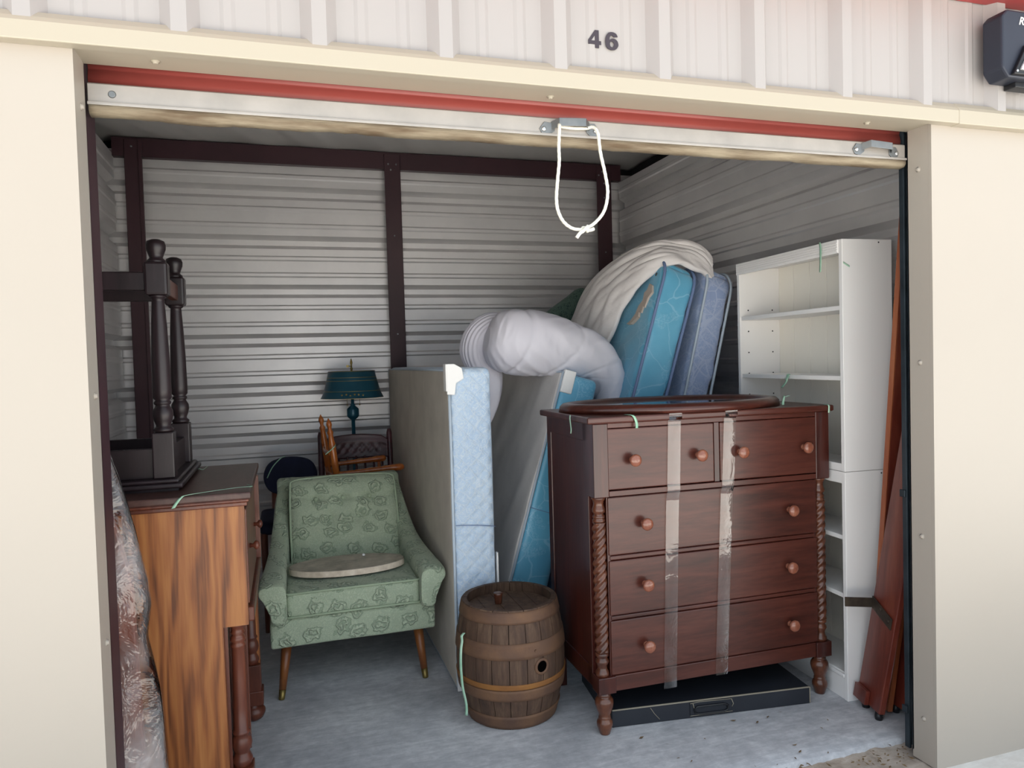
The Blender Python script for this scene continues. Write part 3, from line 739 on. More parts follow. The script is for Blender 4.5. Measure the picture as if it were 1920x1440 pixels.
# flat black carton under the chest
bx = empty('flat_carton', (1.91, .545, 0), 'flat black carton with handle slot lying under the chest of drawers', 'box', math.radians(-6.8))
G().box(-.40, .40, .0, .40, .001, .066).build('carton_body', 'box_black', bx, bevel=.003)
G().box(-.398, .398, -.0015, .002, .063, .0675).build('worn_edge', 'carton_edge', bx)
G().box(.398, .4015, -.001, .004, .004, .066).build('worn_edge', 'carton_edge', bx)
g = G(); g.box(-.095, .075, -.004, .001, .012, .060); g.build('handle_plate', 'box_black', bx, bevel=.002)
pts = [(-.075, -.008, .022), (-.08, -.009, .036), (-.07, -.009, .046), (.04, -.009, .046), (.055, -.009, .038), (.055, -.008, .022), (.04, -.008, .017), (-.06, -.008, .017)]
G().tube(pts, .0035, 8, closed=True).build('handle', 'black', bx)
G().tube([(-.095, -.005, .058), (-.06, -.005, .062), (.07, -.005, .059)], .0012, 6).tube([(-.095, -.005, .012), (.075, -.005, .012)], .0012, 6).tube([(-.085, -.006, .058), (-.08, -.006, .04)], .0015, 6).tube([(.07, -.006, .06), (.078, -.006, .04), (.072, -.006, .03)], .0015, 6).build('plate_edge', 'carton_edge', bx)
G().tube([(-.25, -.001, .058), (-.235, -.001, .035), (-.215, -.001, .012)], .0012, 6).build('scratch', 'carton_edge', bx)

# ------------------------------------------------------------------ white bookcase: two stacked units
BX0, BX1, BY0, BY1 = 2.450, 2.675, .456, 1.186
def bookcase(name, z0, z1, shelves, label, upper):
    r = empty(name, ((BX0 + BX1) / 2, (BY0 + BY1) / 2, z0), label, 'bookcase'); f = r.location
    for ya in (BY0, BY1 - .02): G(f).box(BX0, BX1, ya, ya + .02, z0, z1).build('side_panel', 'white_paint', r, bevel=.002)
    G(f).box(BX0 + .004, BX1, BY0 + .02, BY1 - .02, z1 - .02, z1).build('top_board', 'white_paint', r, bevel=.002)
    nb = 6
    for i in range(nb):
        a = BY0 + .02 + (BY1 - BY0 - .04) * i / nb; b_ = BY0 + .02 + (BY1 - BY0 - .04) * (i + 1) / nb
        G(f).box(BX1 - .012, BX1 - .004, a + .001, b_ - .001, z0 + .01, z1 - .02).build('back_board', 'ivory_paint', r, bevel=.0015)
    for z in shelves: G(f).box(BX0 + .008, BX1 - .012, BY0 + .02, BY1 - .02, z - .009, z + .009).build('shelf', 'white_paint', r, bevel=.002)
    for z in [z0 + .07 + .1 * k for k in range(int((z1 - z0 - .1) / .1))]:
        for xx in (BX0 + .045, BX1 - .05):
            G(f).lathe([(.0035, 0), (.0035, .001)], (xx, BY1 - .0205, z), 8, (0, -1, 0)).build('peg_hole', 'black', r)
    if upper:
        G(f).box(BX0 - .004, BX0 + .012, BY0 + .02, BY1 - .0, z1 - .052, z1).build('cornice', 'white_paint', r, bevel=.002)
        for k in range(4): G(f).box(BX0 - .007, BX0 - .003, BY0 + .022, BY1 - .004, z1 - .045 + k * .0095, z1 - .040 + k * .0095).build('flute', 'white_paint', r, bevel=.001)
        G(f).box(BX0 + .002, BX0 + .016, BY0 + .02, BY1 - .02, z0, z0 + .03).build('bottom_rail', 'white_paint', r, bevel=.002)
        G(f).box(BX0 + .01, BX1 - .01, BY0 + .02, BY1 - .02, z0, z0 + .018).build('bottom_board', 'white_paint', r)
    else:
        G(f).box(BX0 + .001, BX0 + .016, BY0 + .02, BY1 - .02, z1 - .045, z1).build('top_rail', 'white_paint', r, bevel=.002)
        G(f).box(BX0 + .002, BX0 + .018, BY0 + .02, BY1 - .02, z0, z0 + .085).build('plinth', 'white_paint', r, bevel=.002)
        G(f).box(BX0 - .002, BX0 + .018, BY0 + .02, BY1 - .02, z0 + .085, z0 + .10).build('plinth_moulding', 'white_paint', r, bevel=.004)
        G(f).box(BX0 + .01, BX1 - .01, BY0 + .02, BY1 - .02, z0 + .09, z0 + .105).build('bottom_board', 'white_paint', r)
    G(f).lathe([(.003, 0), (.003, .001)], (BX1 - .06, BY0, z1 - .012), 8, (0, -1, 0)).build('nail_hole', 'black', r)
    ang = math.radians(-3.0); pv = Vector((BX0, BY0, 0)); d_ = Vector(r.location) - pv
    r.location = pv + Matrix.Rotation(ang, 3, 'Z') @ d_; r.rotation_euler[2] = ang
    return r
bl = bookcase('bookcase', 0.0, .893, (.635, .407), 'lower white bookcase unit standing on the floor behind the chest', False)
bu = bookcase('bookcase', .8945, 1.785, (1.525, 1.254), 'upper white bookcase unit with fluted cornice, stacked on the lower one', True)
def bt(pts, w, wd):
    # points given as (out from the front face or side, along the front, height), in the unrotated bookcase frame
    f0 = Vector(((BX0 + BX1) / 2, (BY0 + BY1) / 2, .8945))
    q = smooth_path([Vector(p) - f0 for p in pts], 4); d = Vector(wd).normalized() * w / 2
    G().sheet([[p - d, p + d] for p in q]).build('green_tie', 'tie', bu, solid=.001)
bt([(2.450, .58, 1.79), (2.440, .57, 1.787), (2.437, .562, 1.765), (2.435, .56, 1.73), (2.438, .565, 1.70), (2.440, .57, 1.672)], .010, (0, 1, 0))
bt([(2.452, .452, 1.695), (2.466, .4545, 1.688), (2.482, .4545, 1.680)], .007, (0, 0, 1))
bt([(2.452, .79, 1.266), (2.446, .80, 1.262), (2.440, .80, 1.235), (2.438, .83, 1.208)], .012, (0, 1, .3))
bt([(2.444, .785, 1.262), (2.441, .80, 1.244), (2.442, .81, 1.25)], .009, (0, .3, 1))

# ------------------------------------------------------------------ bed rails leaning behind the right jamb
def plank(name, A, Bv, L, th, label, mat, group=None):
    # A, Bv: bottom corners of the seen face; L: length vector
    A, Bv, L = Vector(A), Vector(Bv), Vector(L)
    n = (Bv - A).cross(L).normalized()
    if n.x < 0: n = -n
    r = empty(name, (A + Bv) / 2, label, 'bed rail', 0, 'bed rails leaning in the corner'); f = r.location
    q = [A, Bv, Bv + n * th, A + n * th]
    fix_normals(G(f).hexa(q, [p + L for p in q]).build('board', mat, r, bevel=.004))
    return r, n
L1 = Vector((.04, -.18, 1.0)) * 1.58
r1, n1 = plank('bed_rail', (2.486, .450, .028), (2.437, .290, .028), L1, .024, 'front bed rail with an iron hook plate sticking out to the left', 'rail')
f = r1.location
A = Vector((2.486, .450, .028)); Bv = Vector((2.437, .290, .028)); w_ = (Bv - A)
def onrail(u, s, out): return A + w_ * u + Vector((.04, -.18, 1.0)) * s - n1 * out
q = [onrail(.02, .365, .002), onrail(.92, .325, .002), onrail(.92, .325, .006), onrail(.02, .365, .006)]
up_ = Vector((.04, -.18, 1)) * .042
fix_normals(G(f).hexa(q, [p + up_ for p in q]).build('hook_plate', 'iron', r1, bevel=.001))
p0 = onrail(.05, .363, .004)
q = [p0, p0 + Vector((.0, -.004, 0)), p0 + Vector((-.11, .012, .012)), p0 + Vector((-.11, .016, .012))]
fix_normals(G(f).hexa(q, [p + Vector((0, 0, .036)) for p in q]).build('hook', 'iron', r1, bevel=.001))
for u, s in ((.45, .375), (.8, .352)): G(f).lathe([(.007, 0), (.004, .003)], onrail(u, s, .006), 8, tuple(-n1)).build('rivet', 'iron', r1)
fix_normals(G(f).hexa([onrail(.03, .0, .001), onrail(.56, .0, .001), onrail(.56, .0, .018), onrail(.03, .0, .018)], [onrail(.03, .055, .001), onrail(.56, .055, .001), onrail(.56, .055, .018), onrail(.03, .055, .018)]).build('cleat', 'rail', r1, bevel=.002))
for u in (.28, .86): G(f).lathe([(.013, 0), (.015, .012), (.012, .028)], tuple(onrail(u, 0, -.012) + Vector((0, 0, -.027))), 12).build('foot_glide', 'black', r1)
A2 = Vector((2.541, .422, .012)); L2 = Vector((.019, -.075, 1.0)) * 1.86
r2, n2 = plank('bed_rail', A2, (2.655, .420, .012), L2, .022, 'tall bed rail with a lit orange edge beside the white bookcase', 'rail')
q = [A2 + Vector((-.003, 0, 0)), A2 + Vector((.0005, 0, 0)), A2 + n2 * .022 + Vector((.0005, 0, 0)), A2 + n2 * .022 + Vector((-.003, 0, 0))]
fix_normals(G(r2.location).hexa(q, [p + L2 for p in q]).build('lit_edge', 'rail_lit_and_slat', r2))  # left edge of the rail, its lit tone put into the wood colour
r3, _ = plank('bed_rail', (2.522, .38, .012), (2.508, .32, .012), Vector((.036, -.13, 1.0)) * 1.3, .02, 'narrow brown bed slat between the two red rails', 'rail_lit_and_slat')
r4, _ = plank('bed_rail', (2.548, .360, .030), (2.533, .235, .030), Vector((.045, -.085, 1.0)) * 1.5, .024, 'dark red bed rail nearest the black door track', 'rail')
for yy in (.33, .265): G(r4.location).lathe([(.012, 0), (.014, .014), (.012, .03)], (2.556, yy, .001), 12).build('foot_glide', 'black', r4)

# ------------------------------------------------------------------ wooden barrel
bc = Vector((1.216, .872, 0))
br = empty('barrel', bc, 'small weathered wooden barrel with hoops and a bung hole', 'barrel')
BH = .445
def brad(z): return interp([0, .06, .13, .21, .28, .36, .42, BH], [.168, .186, .203, .211, .209, .199, .187, .182], z)
NS = 20
zs = [BH * i / 16 for i in range(17)]
for k in range(NS):
    a0 = 2 * PI * (k + .02) / NS; a1 = 2 * PI * (k + .98) / NS
    g = G(); off = random.uniform(-.0012, .0012)
    vs_, fs_ = [], []
    A3 = [a0 + (a1 - a0) * t for t in (0, .5, 1)]
    for z in zs:
        for rr in (brad(z) + off, brad(z) - .018):
            for a in A3: vs_.append((rr * math.cos(a), rr * math.sin(a), z))
    for i in range(len(zs) - 1):
        b0 = i * 6
        for j in range(2):
            fs_.append((b0 + j, b0 + j + 1, b0 + 6 + j + 1, b0 + 6 + j))
            fs_.append((b0 + 3 + j + 1, b0 + 3 + j, b0 + 9 + j, b0 + 9 + j + 1))
        fs_.append((b0 + 3, b0, b0 + 6, b0 + 9)); fs_.append((b0 + 2, b0 + 5, b0 + 11, b0 + 8))
    e = (len(zs) - 1) * 6
    for b0, rev in ((0, True), (e, False)):
        for j in range(2):
            q = (b0 + j, b0 + j + 1, b0 + 4 + j, b0 + 3 + j); fs_.append(q[::-1] if rev else q)
    g.add(vs_, fs_, False); g.build('stave', 'barrel', br)
def hoop(z0, z1, mat):
    pr = [(brad(z0) + .0005, z0), (brad(z0) + .0045, z0 + .001)] + [(brad(z0 + (z1 - z0) * t) + .0045, z0 + (z1 - z0) * t) for t in (.25, .5, .75)] + [(brad(z1) + .0045, z1 - .001), (brad(z1) + .0005, z1)]
    return G().lathe(pr, (0, 0, 0), 64, caps=False).build('hoop', mat, br)
hoop(.398, .440, 'barrel_hoop'); hoop(.273, .330, 'barrel_hoop'); hoop(.118, .160, 'barrel_hoop'); hoop(.003, .054, 'barrel_hoop')
hoop(.162, .182, 'rust')
for k in range(5):
    x0 = -.164 + .328 * k / 5 + .001; x1 = -.164 + .328 * (k + 1) / 5 - .001
    pts = []
    xs = [x0 + (x1 - x0) * t / 4 for t in range(5)]
    hw = lambda x: math.sqrt(max(.164 ** 2 - x * x, 1e-6))
    pts = [(x, -hw(x)) for x in xs] + [(x, hw(x)) for x in xs[::-1]]
    g = G(); g.prism(pts, 'z', .395, .410); fix_normals(g.build('head_board', 'barrel', br))
G().lathe([(.014, .405), (.0155, .42), (.018, .442), (.0185, .450), (.017, .452)], (-.035, .03, 0), 14).build('plug', 'mahog_col', br)
fa = math.radians(-74); dv = Vector((math.cos(fa), math.sin(fa), 0))
pc = dv * (brad(.235) - .004) + Vector((0, 0, .237))
bh = G().lathe([(.021, -.004), (.021, .007), (.023, .008), (.029, .008), (.031, .005), (.031, -.004)], tuple(pc), 24, tuple(dv), caps=False).build('bung_ring', 'barrel_hoop', br)
G().lathe([(.0005, .0045), (.021, .0045)], tuple(pc), 24, tuple(dv), caps=False).build('bung_hole', 'void', bh)
G().lathe([(.005, 0), (.004, .004)], tuple(Vector((math.cos(fa - .12), math.sin(fa - .12), 0)) * (brad(.3) + .004) + Vector((0, 0, .30))), 8, tuple(dv)).build('rivet', 'barrel_hoop', br)
tp = [(-.200, -.075, .352), (-.212, -.085, .345), (-.211, -.083, .325), (-.216, -.082, .29), (-.219, -.086, .24), (-.217, -.085, .19), (-.214, -.086, .15), (-.204, -.092, .09), (-.206, -.095, .05)]
wob = smooth_path(tp, 4)
G().sheet([[p - Vector((.004, -.003, 0)), p + Vector((.004, -.003, 0))] for p in wob]).build('green_tie', 'tie', br, solid=.001)

# ------------------------------------------------------------------ box springs and mattresses
def quilt(sc, amp, plane):
    # diamond quilting pressed into the faces whose normal lies near the given axis
    def d(p, n):
        if abs(n[plane]) < .7: return 0.0
        u, w = (p.x + p.y, p.z) if plane != 2 else (p.x, p.y)
        a = abs(math.sin((u + w) * sc + .5 * nz(p, 3))); b_ = abs(math.sin((u - w) * sc + .5 * nz(p, 3, 4)))
        return amp * (min(a, b_) ** .5 - .7)
    return d
def piping(g, pts, r): g.tube(pts, r, 8, closed=True)
def guard(parent, f, pts, mat='guard'):
    pass
b1 = empty('box_spring', (1.145, 2.0, 0), 'upright box spring with pale blue quilted edge and bare beige underside', 'box spring'); f = b1.location
G(f).rbox(1.056, 1.232, 1.088, 2.86, .004, 1.335, .03, (22, 30, 200), lambda p, n: quilt(48, .008, 1)(p, n) if n.y < -.5 else .002 * nz(p, 6)).build('quilted_cover', 'tick_pale', b1)
G(f).rbox(1.047, 1.060, 1.098, 2.85, .014, 1.322, .004, (1, 24, 24), lambda p, n: .0025 * nz(p, 3.5) + .0012 * nz((p.x, p.y * 16, p.z * 2), 1)).build('dust_cover', 'boxspring_beige', b1)
g = G(f); piping(g, [(1.053, 1.094, .014), (1.053, 1.094, .6), (1.053, 1.092, 1.0), (1.053, 1.094, 1.322), (1.053, 2.0, 1.328), (1.053, 2.85, 1.322), (1.053, 2.85, .014), (1.053, 2.0, .008)], .006); g.build('edge_tape', 'pipe_pale', b1)
G(f).tube([(1.06, 1.078, .690), (1.145, 1.080, .683), (1.228, 1.078, .672)], .0016, 6).build('seam', 'pipe_blue', b1)
def corner_guard(par, f, x0, x1, y0, z0, z1, flip=1):
    # moulded plastic protector wrapping a corner: irregular outline, bent over two faces
    g = G(f)
    w = x1 - x0; h = z1 - z0
    poly = [(x0, z0 + h * .02), (x0 + w * .45, z0), (x0 + w * .55, z0 + h * .38), (x1, z0 + h * .52), (x1 - w * .1, z0 + h * .86), (x0 + w * .45, z1), (x0, z1)]
    g.prism(poly, 'y', y0 - .005, y0 + .004)
    fix_normals(g.build('corner_guard', 'guard', par, bevel=.003))
corner_guard(b1, f, 1.040, 1.112, 1.078, 1.225, 1.352)
G(f).box(1.036, 1.046, 1.074, 1.12, 1.24, 1.352).build('corner_guard', 'guard', b1, bevel=.003)
g = G(f); g.prism([(1.046, .004), (1.118, .004), (1.112, .06), (1.085, .085), (1.08, .125), (1.05, .135)], 'y', 1.074, 1.084); fix_normals(g.build('corner_guard', 'guard', b1, bevel=.003))
G(f).box(1.232, 1.238, 1.082, 1.10, .30, .56).build('corner_guard', 'guard', b1, bevel=.002)

b2 = empty('box_spring', (1.34, 2.1, 0), 'leaning box spring with grey cloth face and bright blue satin edge', 'box spring'); f = b2.location
t2 = math.atan(.30); u2 = Vector((math.sin(t2), 0, math.cos(t2))); v2 = Vector((math.cos(t2), 0, -math.sin(t2)))
O2 = Vector((1.262, 1.305, .058))
def xf2(p): return O2 + v2 * p.x + Vector((0, p.y, 0)) + u2 * p.z - Vector((0, 0, 0))
G(f).rbox(.006, .19, .0, 1.56, -.0, 1.30, .03, (6, 16, 50), lambda p, n: .004 * nz(p, 5), xf2).build('satin_cover', 'tick_teal', b2)
def sag(p, n):
    if n.x > -.5: return 0
    return .010 * nz((p.x, p.y * 5 + p.z * 1.6, p.z * .8), 1.3) + .005 * nz((p.x, p.y * 14 + p.z * 4, p.z * 1.5), 1.2)
G(f).rbox(-.004, .010, .012, 1.55, .01, 1.292, .005, (1, 40, 50), sag, xf2).build('grey_cloth', 'boxspring_grey', b2)
g = G(f); piping(g, [xf2(Vector(q)) for q in ((.004, .004, .01), (.004, .004, .65), (.004, .004, 1.295), (.004, .8, 1.298), (.004, 1.55, 1.295), (.004, 1.55, .01))], .006); g.build('edge_tape', 'pipe_pale', b2)
g = G(f); g.rbox(.008, .066, -.008, .02, 1.205, 1.312, .006, (3, 2, 3), None, xf2); g.build('corner_guard', 'guard', b2)
g = G(f); g.tube([xf2(Vector(q)) for q in ((.006, -.001, .66), (.10, -.003, .655), (.19, -.001, .66))], .0016, 6); g.build('seam', 'pipe_blue', b2)

def mattress(name, O, lean, th, ylen, length, mat, pipe, label, sagx, amp):
    r = empty(name, (O[0] + .3, O[1] + ylen / 2, 0), label, 'mattress'); f = r.location
    t = math.atan(lean); u = Vector((math.sin(t), 0, math.cos(t))); v = Vector((math.cos(t), 0, -math.sin(t))); O = Vector(O)
    def xf(p):
        k = p.z / length; p = p.copy(); cr_ = .11
        for top in (True, False):
            dz = p.z - (length - cr_) if top else cr_ - p.z
            for near in (True, False):
                dy = cr_ - p.y if near else p.y - (ylen - cr_)
                if dy > 0 and dz > 0:
                    sc = max(dy, dz) / math.hypot(dy, dz); dy, dz = dy * sc, dz * sc
                    p.z = length - cr_ + dz if top else cr_ - dz
                    p.y = cr_ - dy if near else ylen - cr_ + dy
        return O + v * (p.x + sagx * math.sin(PI * k)) + Vector((0, p.y, 0)) + u * p.z
    def dsp(p, n):
        e = amp * (nz(p, 7) + .6 * nz(p, 15))
        if abs(n.x) > .6: e += amp * 1.8 * nz((p.x, p.y * 1.2, p.z * 6), 1.6)
        a = min(abs(math.sin((p.x + p.z) * 18)), abs(math.sin((p.x - p.z) * 18)))
        return e + (amp * (a ** .5 - .7) if n.y < -.5 else 0)
    body = G(f).rbox(0, th, 0, ylen, 0, length, .035, (8, 26, 70), dsp, xf).build('cover', mat, r)
    cr = .10
    def loop(x, o=.004):
        pts = []
        for (cy, cz, a0) in ((cr, cr, PI), (ylen - cr, cr, 1.5 * PI), (ylen - cr, length - cr, 0), (cr, length - cr, .5 * PI)):
            for k in range(6):
                a = a0 + (PI / 2) * k / 5
                pts.append(Vector((x, cy + (cr + o) * math.cos(a), cz + (cr + o) * math.sin(a))))
        out = []
        for a, b_ in zip(pts, pts[1:] + pts[:1]):
            m_ = 10 if (b_ - a).length > .3 else 1
            for k in range(m_): out.append(xf(a + (b_ - a) * k / m_))
        return out
    return r, xf, f, body, loop
def mattress_round(O, lean, th, ylen, length, sagx): pass
mt, xfm, f, body, loop = mattress('mattress', (1.575, 1.305, .066), .345, .185, .96, 1.875, 'tick_teal', 'pipe_blue', 'bright blue satin mattress with a torn patch, standing on end', .02, .006)
for xx in (.008, .177):
    G(f).tube([xfm(Vector((xx, .004, .05))), xfm(Vector((xx, -.008, .6))), xfm(Vector((xx, -.008, 1.2))), xfm(Vector((xx, -.006, 1.76))), xfm(Vector((xx, -.006, 1.80))), xfm(Vector((xx, -.006, 1.84))), xfm(Vector((xx, -.004, 1.88))), xfm(Vector((xx, .04, 1.881))), xfm(Vector((xx, .08, 1.881))), xfm(Vector((xx, .11, 1.881))), xfm(Vector((xx, .5, 1.883))), xfm(Vector((xx, .93, 1.875)))], .0075, 8).build('piping', 'pipe_blue', mt)
# torn cover: ragged wadding patch on the wide face, plus a small hole
tear = [(.215, 1.58), (.245, 1.60), (.255, 1.55), (.275, 1.53), (.27, 1.47), (.30, 1.42), (.31, 1.36), (.34, 1.31), (.375, 1.28), (.335, 1.28), (.30, 1.31), (.275, 1.33), (.28, 1.37), (.255, 1.36), (.25, 1.42), (.235, 1.40), (.225, 1.48), (.20, 1.52)]
tear = [(.04 + (a - .20) * 1.1, 1.545 + (b_ - 1.28) * .62) for a, b_ in tear]
g = G(f); n_ = len(tear)
g.add([xfm(Vector((-.012, a, b_))) for a, b_ in tear] + [xfm(Vector((.012, a, b_))) for a, b_ in tear], [tuple(range(n_))] + [(i, (i + 1) % n_, (i + 1) % n_ + n_, i + n_) for i in range(n_)])
g.build('torn_patch', 'torn', mt, label='ragged tear showing beige wadding')
g = G(f); g.lathe([(.0005, 0), (.010, 0)], tuple(xfm(Vector((-.006, .05, 1.79)))), 10, tuple(-xfm(Vector((1, 0, 0))) + xfm(Vector((0, 0, 0)))), caps=False); g.build('small_hole', 'black', mt)
ms, xfs, f, body, loop = mattress('mattress', (1.90, 1.315, .06), .30, .15, .96, 1.82, 'tick_blue', 'pipe_blue', 'slate blue quilted mattress standing on end between blue satin mattress and bookcase', .03, .006)
for xx in (.006, .145):
    G(f).tube([xfs(Vector((xx, .004, .05))), xfs(Vector((xx, -.008, .6))), xfs(Vector((xx, -.008, 1.2))), xfs(Vector((xx, -.006, 1.70))), xfs(Vector((xx, -.006, 1.74))), xfs(Vector((xx, -.006, 1.78))), xfs(Vector((xx, -.004, 1.825))), xfs(Vector((xx, .04, 1.826))), xfs(Vector((xx, .08, 1.826))), xfs(Vector((xx, .11, 1.826))), xfs(Vector((xx, .5, 1.828))), xfs(Vector((xx, .93, 1.82)))], .0065, 8).build('piping', 'pipe_pale', ms)

# white comforter bundled over the leaning box spring
cf = empty('comforter', (1.62, 1.5, 1.30), 'white comforter rolled up over the top of the leaning box spring', 'bedding'); f = cf.location
path = [(1.315, 1.45, 1.46), (1.34, 1.45, 1.455), (1.40, 1.45, 1.448), (1.50, 1.45, 1.44), (1.62, 1.46, 1.425), (1.74, 1.47, 1.40), (1.85, 1.48, 1.36), (1.92, 1.49, 1.29), (1.955, 1.50, 1.20), (1.965, 1.5, 1.08), (1.955, 1.5, .95), (1.93, 1.5, .8)]
rad = [.05, .105, .142, .150, .142, .128, .112, .098, .085, .07, .055, .035]
pp = smooth_path([Vector(p) for p in path], 14)
rr = [v.x for v in smooth_path([Vector((r_, 0, 0)) for r_ in rad], 14)]
def wr_(t, q):
    c_, s_ = math.cos(q), math.sin(q)
    e = 1 + .06 * noise.noise(Vector((t * 6 + c_ * 1.2, s_ * 1.2, 2)))
    e += .05 * (1 - 2.2 * abs(noise.noise(Vector((t * 11 + 2.6 * s_ + .8 * c_, c_ * .8, 7)))))
    e += .02 * (1 - 2.2 * abs(noise.noise(Vector((t * 26 + 4 * s_, c_ * 1.6, 11)))))
    for t0, sl_2, a_ in ((.22, .05, .06), (.37, .09, .045), (.52, .10, .04), (.60, .12, .03)):
        e -= a_ * math.exp(-((t - t0 - sl_2 * math.sin(q + .6)) / .010) ** 2)
    return e
G(f).tube(pp, rr, 72, flat=1.0, up=(0, 0, 1), fn=wr_).build('roll', 'comforter', cf, sub=1)
path2 = [tuple(Vector(q_) + Vector((.028, 0, .012))) for q_ in [(1.46, 1.56, 1.50), (1.40, 1.57, 1.50), (1.345, 1.58, 1.495), (1.30, 1.585, 1.46), (1.285, 1.59, 1.41), (1.295, 1.59, 1.35), (1.325, 1.58, 1.29), (1.335, 1.57, 1.22), (1.325, 1.56, 1.13), (1.31, 1.55, 1.05)]]
rad2 = [.06, .075, .085, .088, .088, .082, .07, .056, .04, .015]
pp = smooth_path([Vector(p) for p in path2], 8); rr = [v.x for v in smooth_path([Vector((r_, 0, 0)) for r_ in rad2], 8)]
G(f).tube(pp, rr, 144, up=(0, 1, 0), fn=lambda t, q: 1 + .03 * math.cos(27 * q + 2.5 * math.sin(t * 4) + 4 * noise.noise(Vector((q * 1.3, t * 3, 0)))) * math.sin(PI * min(1, t * 1.3)) + .09 * noise.noise(Vector((t * 5, math.cos(q) * 1.5, math.sin(q) * 1.5)))).build('gathered_end', 'comforter', cf, sub=1)

# off-white mattress pad draped over the satin mattress
bk = empty('mattress_pad', (2.15, 1.8, 1.30), 'off-white padded blanket draped over the bright blue satin mattress', 'bedding'); f = bk.location
Hm = [(2.47, 1.36, 1.68), (2.43, 1.335, 1.735), (2.35, 1.315, 1.77), (2.245, 1.31, 1.80), (2.175, 1.40, 1.745), (2.11, 1.52, 1.64), (2.05, 1.62, 1.49), (1.98, 1.70, 1.30), (1.91, 1.75, 1.10), (1.85, 1.78, .92)]
Ou = [(2.49, 1.40, 1.80), (2.465, 1.42, 1.86), (2.40, 1.47, 1.91), (2.30, 1.58, 1.93), (2.215, 1.80, 1.88), (2.14, 2.10, 1.755), (2.05, 2.20, 1.51), (1.96, 2.21, 1.25), (1.88, 2.21, 1.0), (1.82, 2.21, .85)]
Hm = smooth_path(Hm, 8); Ou = smooth_path(Ou, 8); nb_ = Vector((-.94, 0, .34))
rows = []
for i, (h_, o_2) in enumerate(zip(Hm, Ou)):
    t = i / (len(Hm) - 1); row = []
    for k in range(41):
        u = k / 40
        e = .075 * math.sin(PI * u) ** .7
        e += .028 * noise.noise(Vector((u * 4.5 + t * 2, t * 3.2, 1))) + .016 * (1 - 2 * abs(noise.noise(Vector((u * 8 - t * 5, t * 5, 6))))) + .008 * noise.noise(Vector((u * 22, t * 14, 3)))
        nb2 = nb_ if t > .35 else (nb_ * (t / .35) + Vector((-.2, -.25, .95)) * (1 - t / .35)).normalized()
        row.append(h_ + (o_2 - h_) * u + nb2 * e + Vector((0, 0, .012 * noise.noise(Vector((t * 12, 0, 2))) if k == 0 else 0)))
    rows.append(row)
G(f).sheet(rows).build('pad', 'blanket', bk, solid=.028, sub=1)

gc = empty('cushion', (2.16, 2.42, 1.0), 'dark green brocade cushion behind the off-white blanket', 'cushion'); f = gc.location
def puff(p):
    c = Vector((2.14, 2.42, 1.40)); d = p - c
    k = (1 - (abs(d.x) / .34) ** 2.4) * (1 - (abs(d.z) / .34) ** 2.4)
    d.y *= .25 + .9 * max(k, 0)
    a = math.radians(35)
    return c + Vector((d.x * math.cos(a) - d.z * math.sin(a), d.y, d.x * math.sin(a) + d.z * math.cos(a)))
G(f).rbox(1.83, 2.45, 2.32, 2.52, 1.10, 1.70, .06, (14, 4, 14), lambda p, n: .008 * nz(p, 6), puff).build('pillow', 'green_dark', gc, sub=1)

# ------------------------------------------------------------------ green armchair
ac = empty('armchair', (.657, 1.6, 0), 'green damask upholstered armchair with sloping arms and tapered wooden legs', 'armchair'); f = ac.location
for (xb, yb, xt, yt, h) in ((.354, 1.275, .385, 1.31, .236), (.948, 1.268, .925, 1.31, .236), (.36, 2.0, .40, 1.93, .24), (.95, 2.0, .915, 1.93, .24)):
    a, b_ = Vector((xb, yb, 0)), Vector((xt, yt, h)); k = .17
    lg = G(f).tube([a + (b_ - a) * t for t in (k, .5, 1.0)], [.0145, .0175, .0225], 18).build('leg', 'leg_wood', ac)
    G(f).tube([a + (b_ - a) * t for t in (0, .02, k - .005)], [.0115, .0125, .0140], 18).build('ferrule', 'brass', lg)
fab = lambda p, n: .003 * nz(p, 7) + .0015 * nz(p, 20)
G(f).rbox(.322, .990, 1.222, 1.95, .228, .345, .012, (24, 20, 5), fab).build('seat_base', 'green', ac)
G(f).rbox(.388, .926, 1.212, 1.74, .347, .450, .018, (24, 22, 6), lambda p, n: fab(p, n) + (.012 * math.cos((p.x - .657) * 5.2) * math.cos((p.y - 1.48) * 5) if n.z > .6 else 0)).build('seat_cushion', 'green', ac)
for zz in (.352, .447):
    G(f).tube([(.39, 1.74, zz), (.387, 1.5, zz), (.387, 1.222, zz), (.396, 1.211, zz), (.657, 1.208, zz + .002), (.918, 1.211, zz), (.927, 1.222, zz), (.927, 1.5, zz), (.924, 1.74, zz)], .0048, 8).build('piping', 'green_pipe', ac)
# back: frame and cushion, leaning
def lean(y0, z0, sl):
    def xf(p):   # p.z runs up the lean, p.y is thickness
        return Vector((.657 + (p.x - .657) * (1 - .04 * (p.z - .3)), y0 + p.y + (p.z - z0) * sl, p.z))
    return xf
G(f).rbox(.352, .962, 0, .085, .30, .800, .02, (20, 4, 18), fab, lean(1.765, .30, .36)).build('back_frame', 'green', ac)
btn = [(.533, .725), (.660, .724), (.787, .722), (.596, .640), (.727, .636)]
def tuft(p, n):
    e = fab(p, n)
    if n.y < -.3:
        e += .028 * (1 - ((p.x - .665) / .27) ** 4) * (1 - ((p.z - .60) / .24) ** 4)
        for bx_, bz_ in btn:
            d2 = ((p.x - bx_) ** 2 + (p.z - bz_) ** 2); e -= .022 * math.exp(-d2 / .0009)
        lz = .724 + (.012 * math.sin((p.x - .4) * 24) if p.x < .53 else 0)
        e -= .012 * math.exp(-((p.z - lz) / .010) ** 2)
        e += .006 * nz(p, 9)
    return e
xfc = lean(1.640, .40, .38)
G(f).rbox(.412, .920, 0, .12, .42, .812, .035, (46, 4, 40), tuft, xfc).build('back_cushion', 'green', ac)
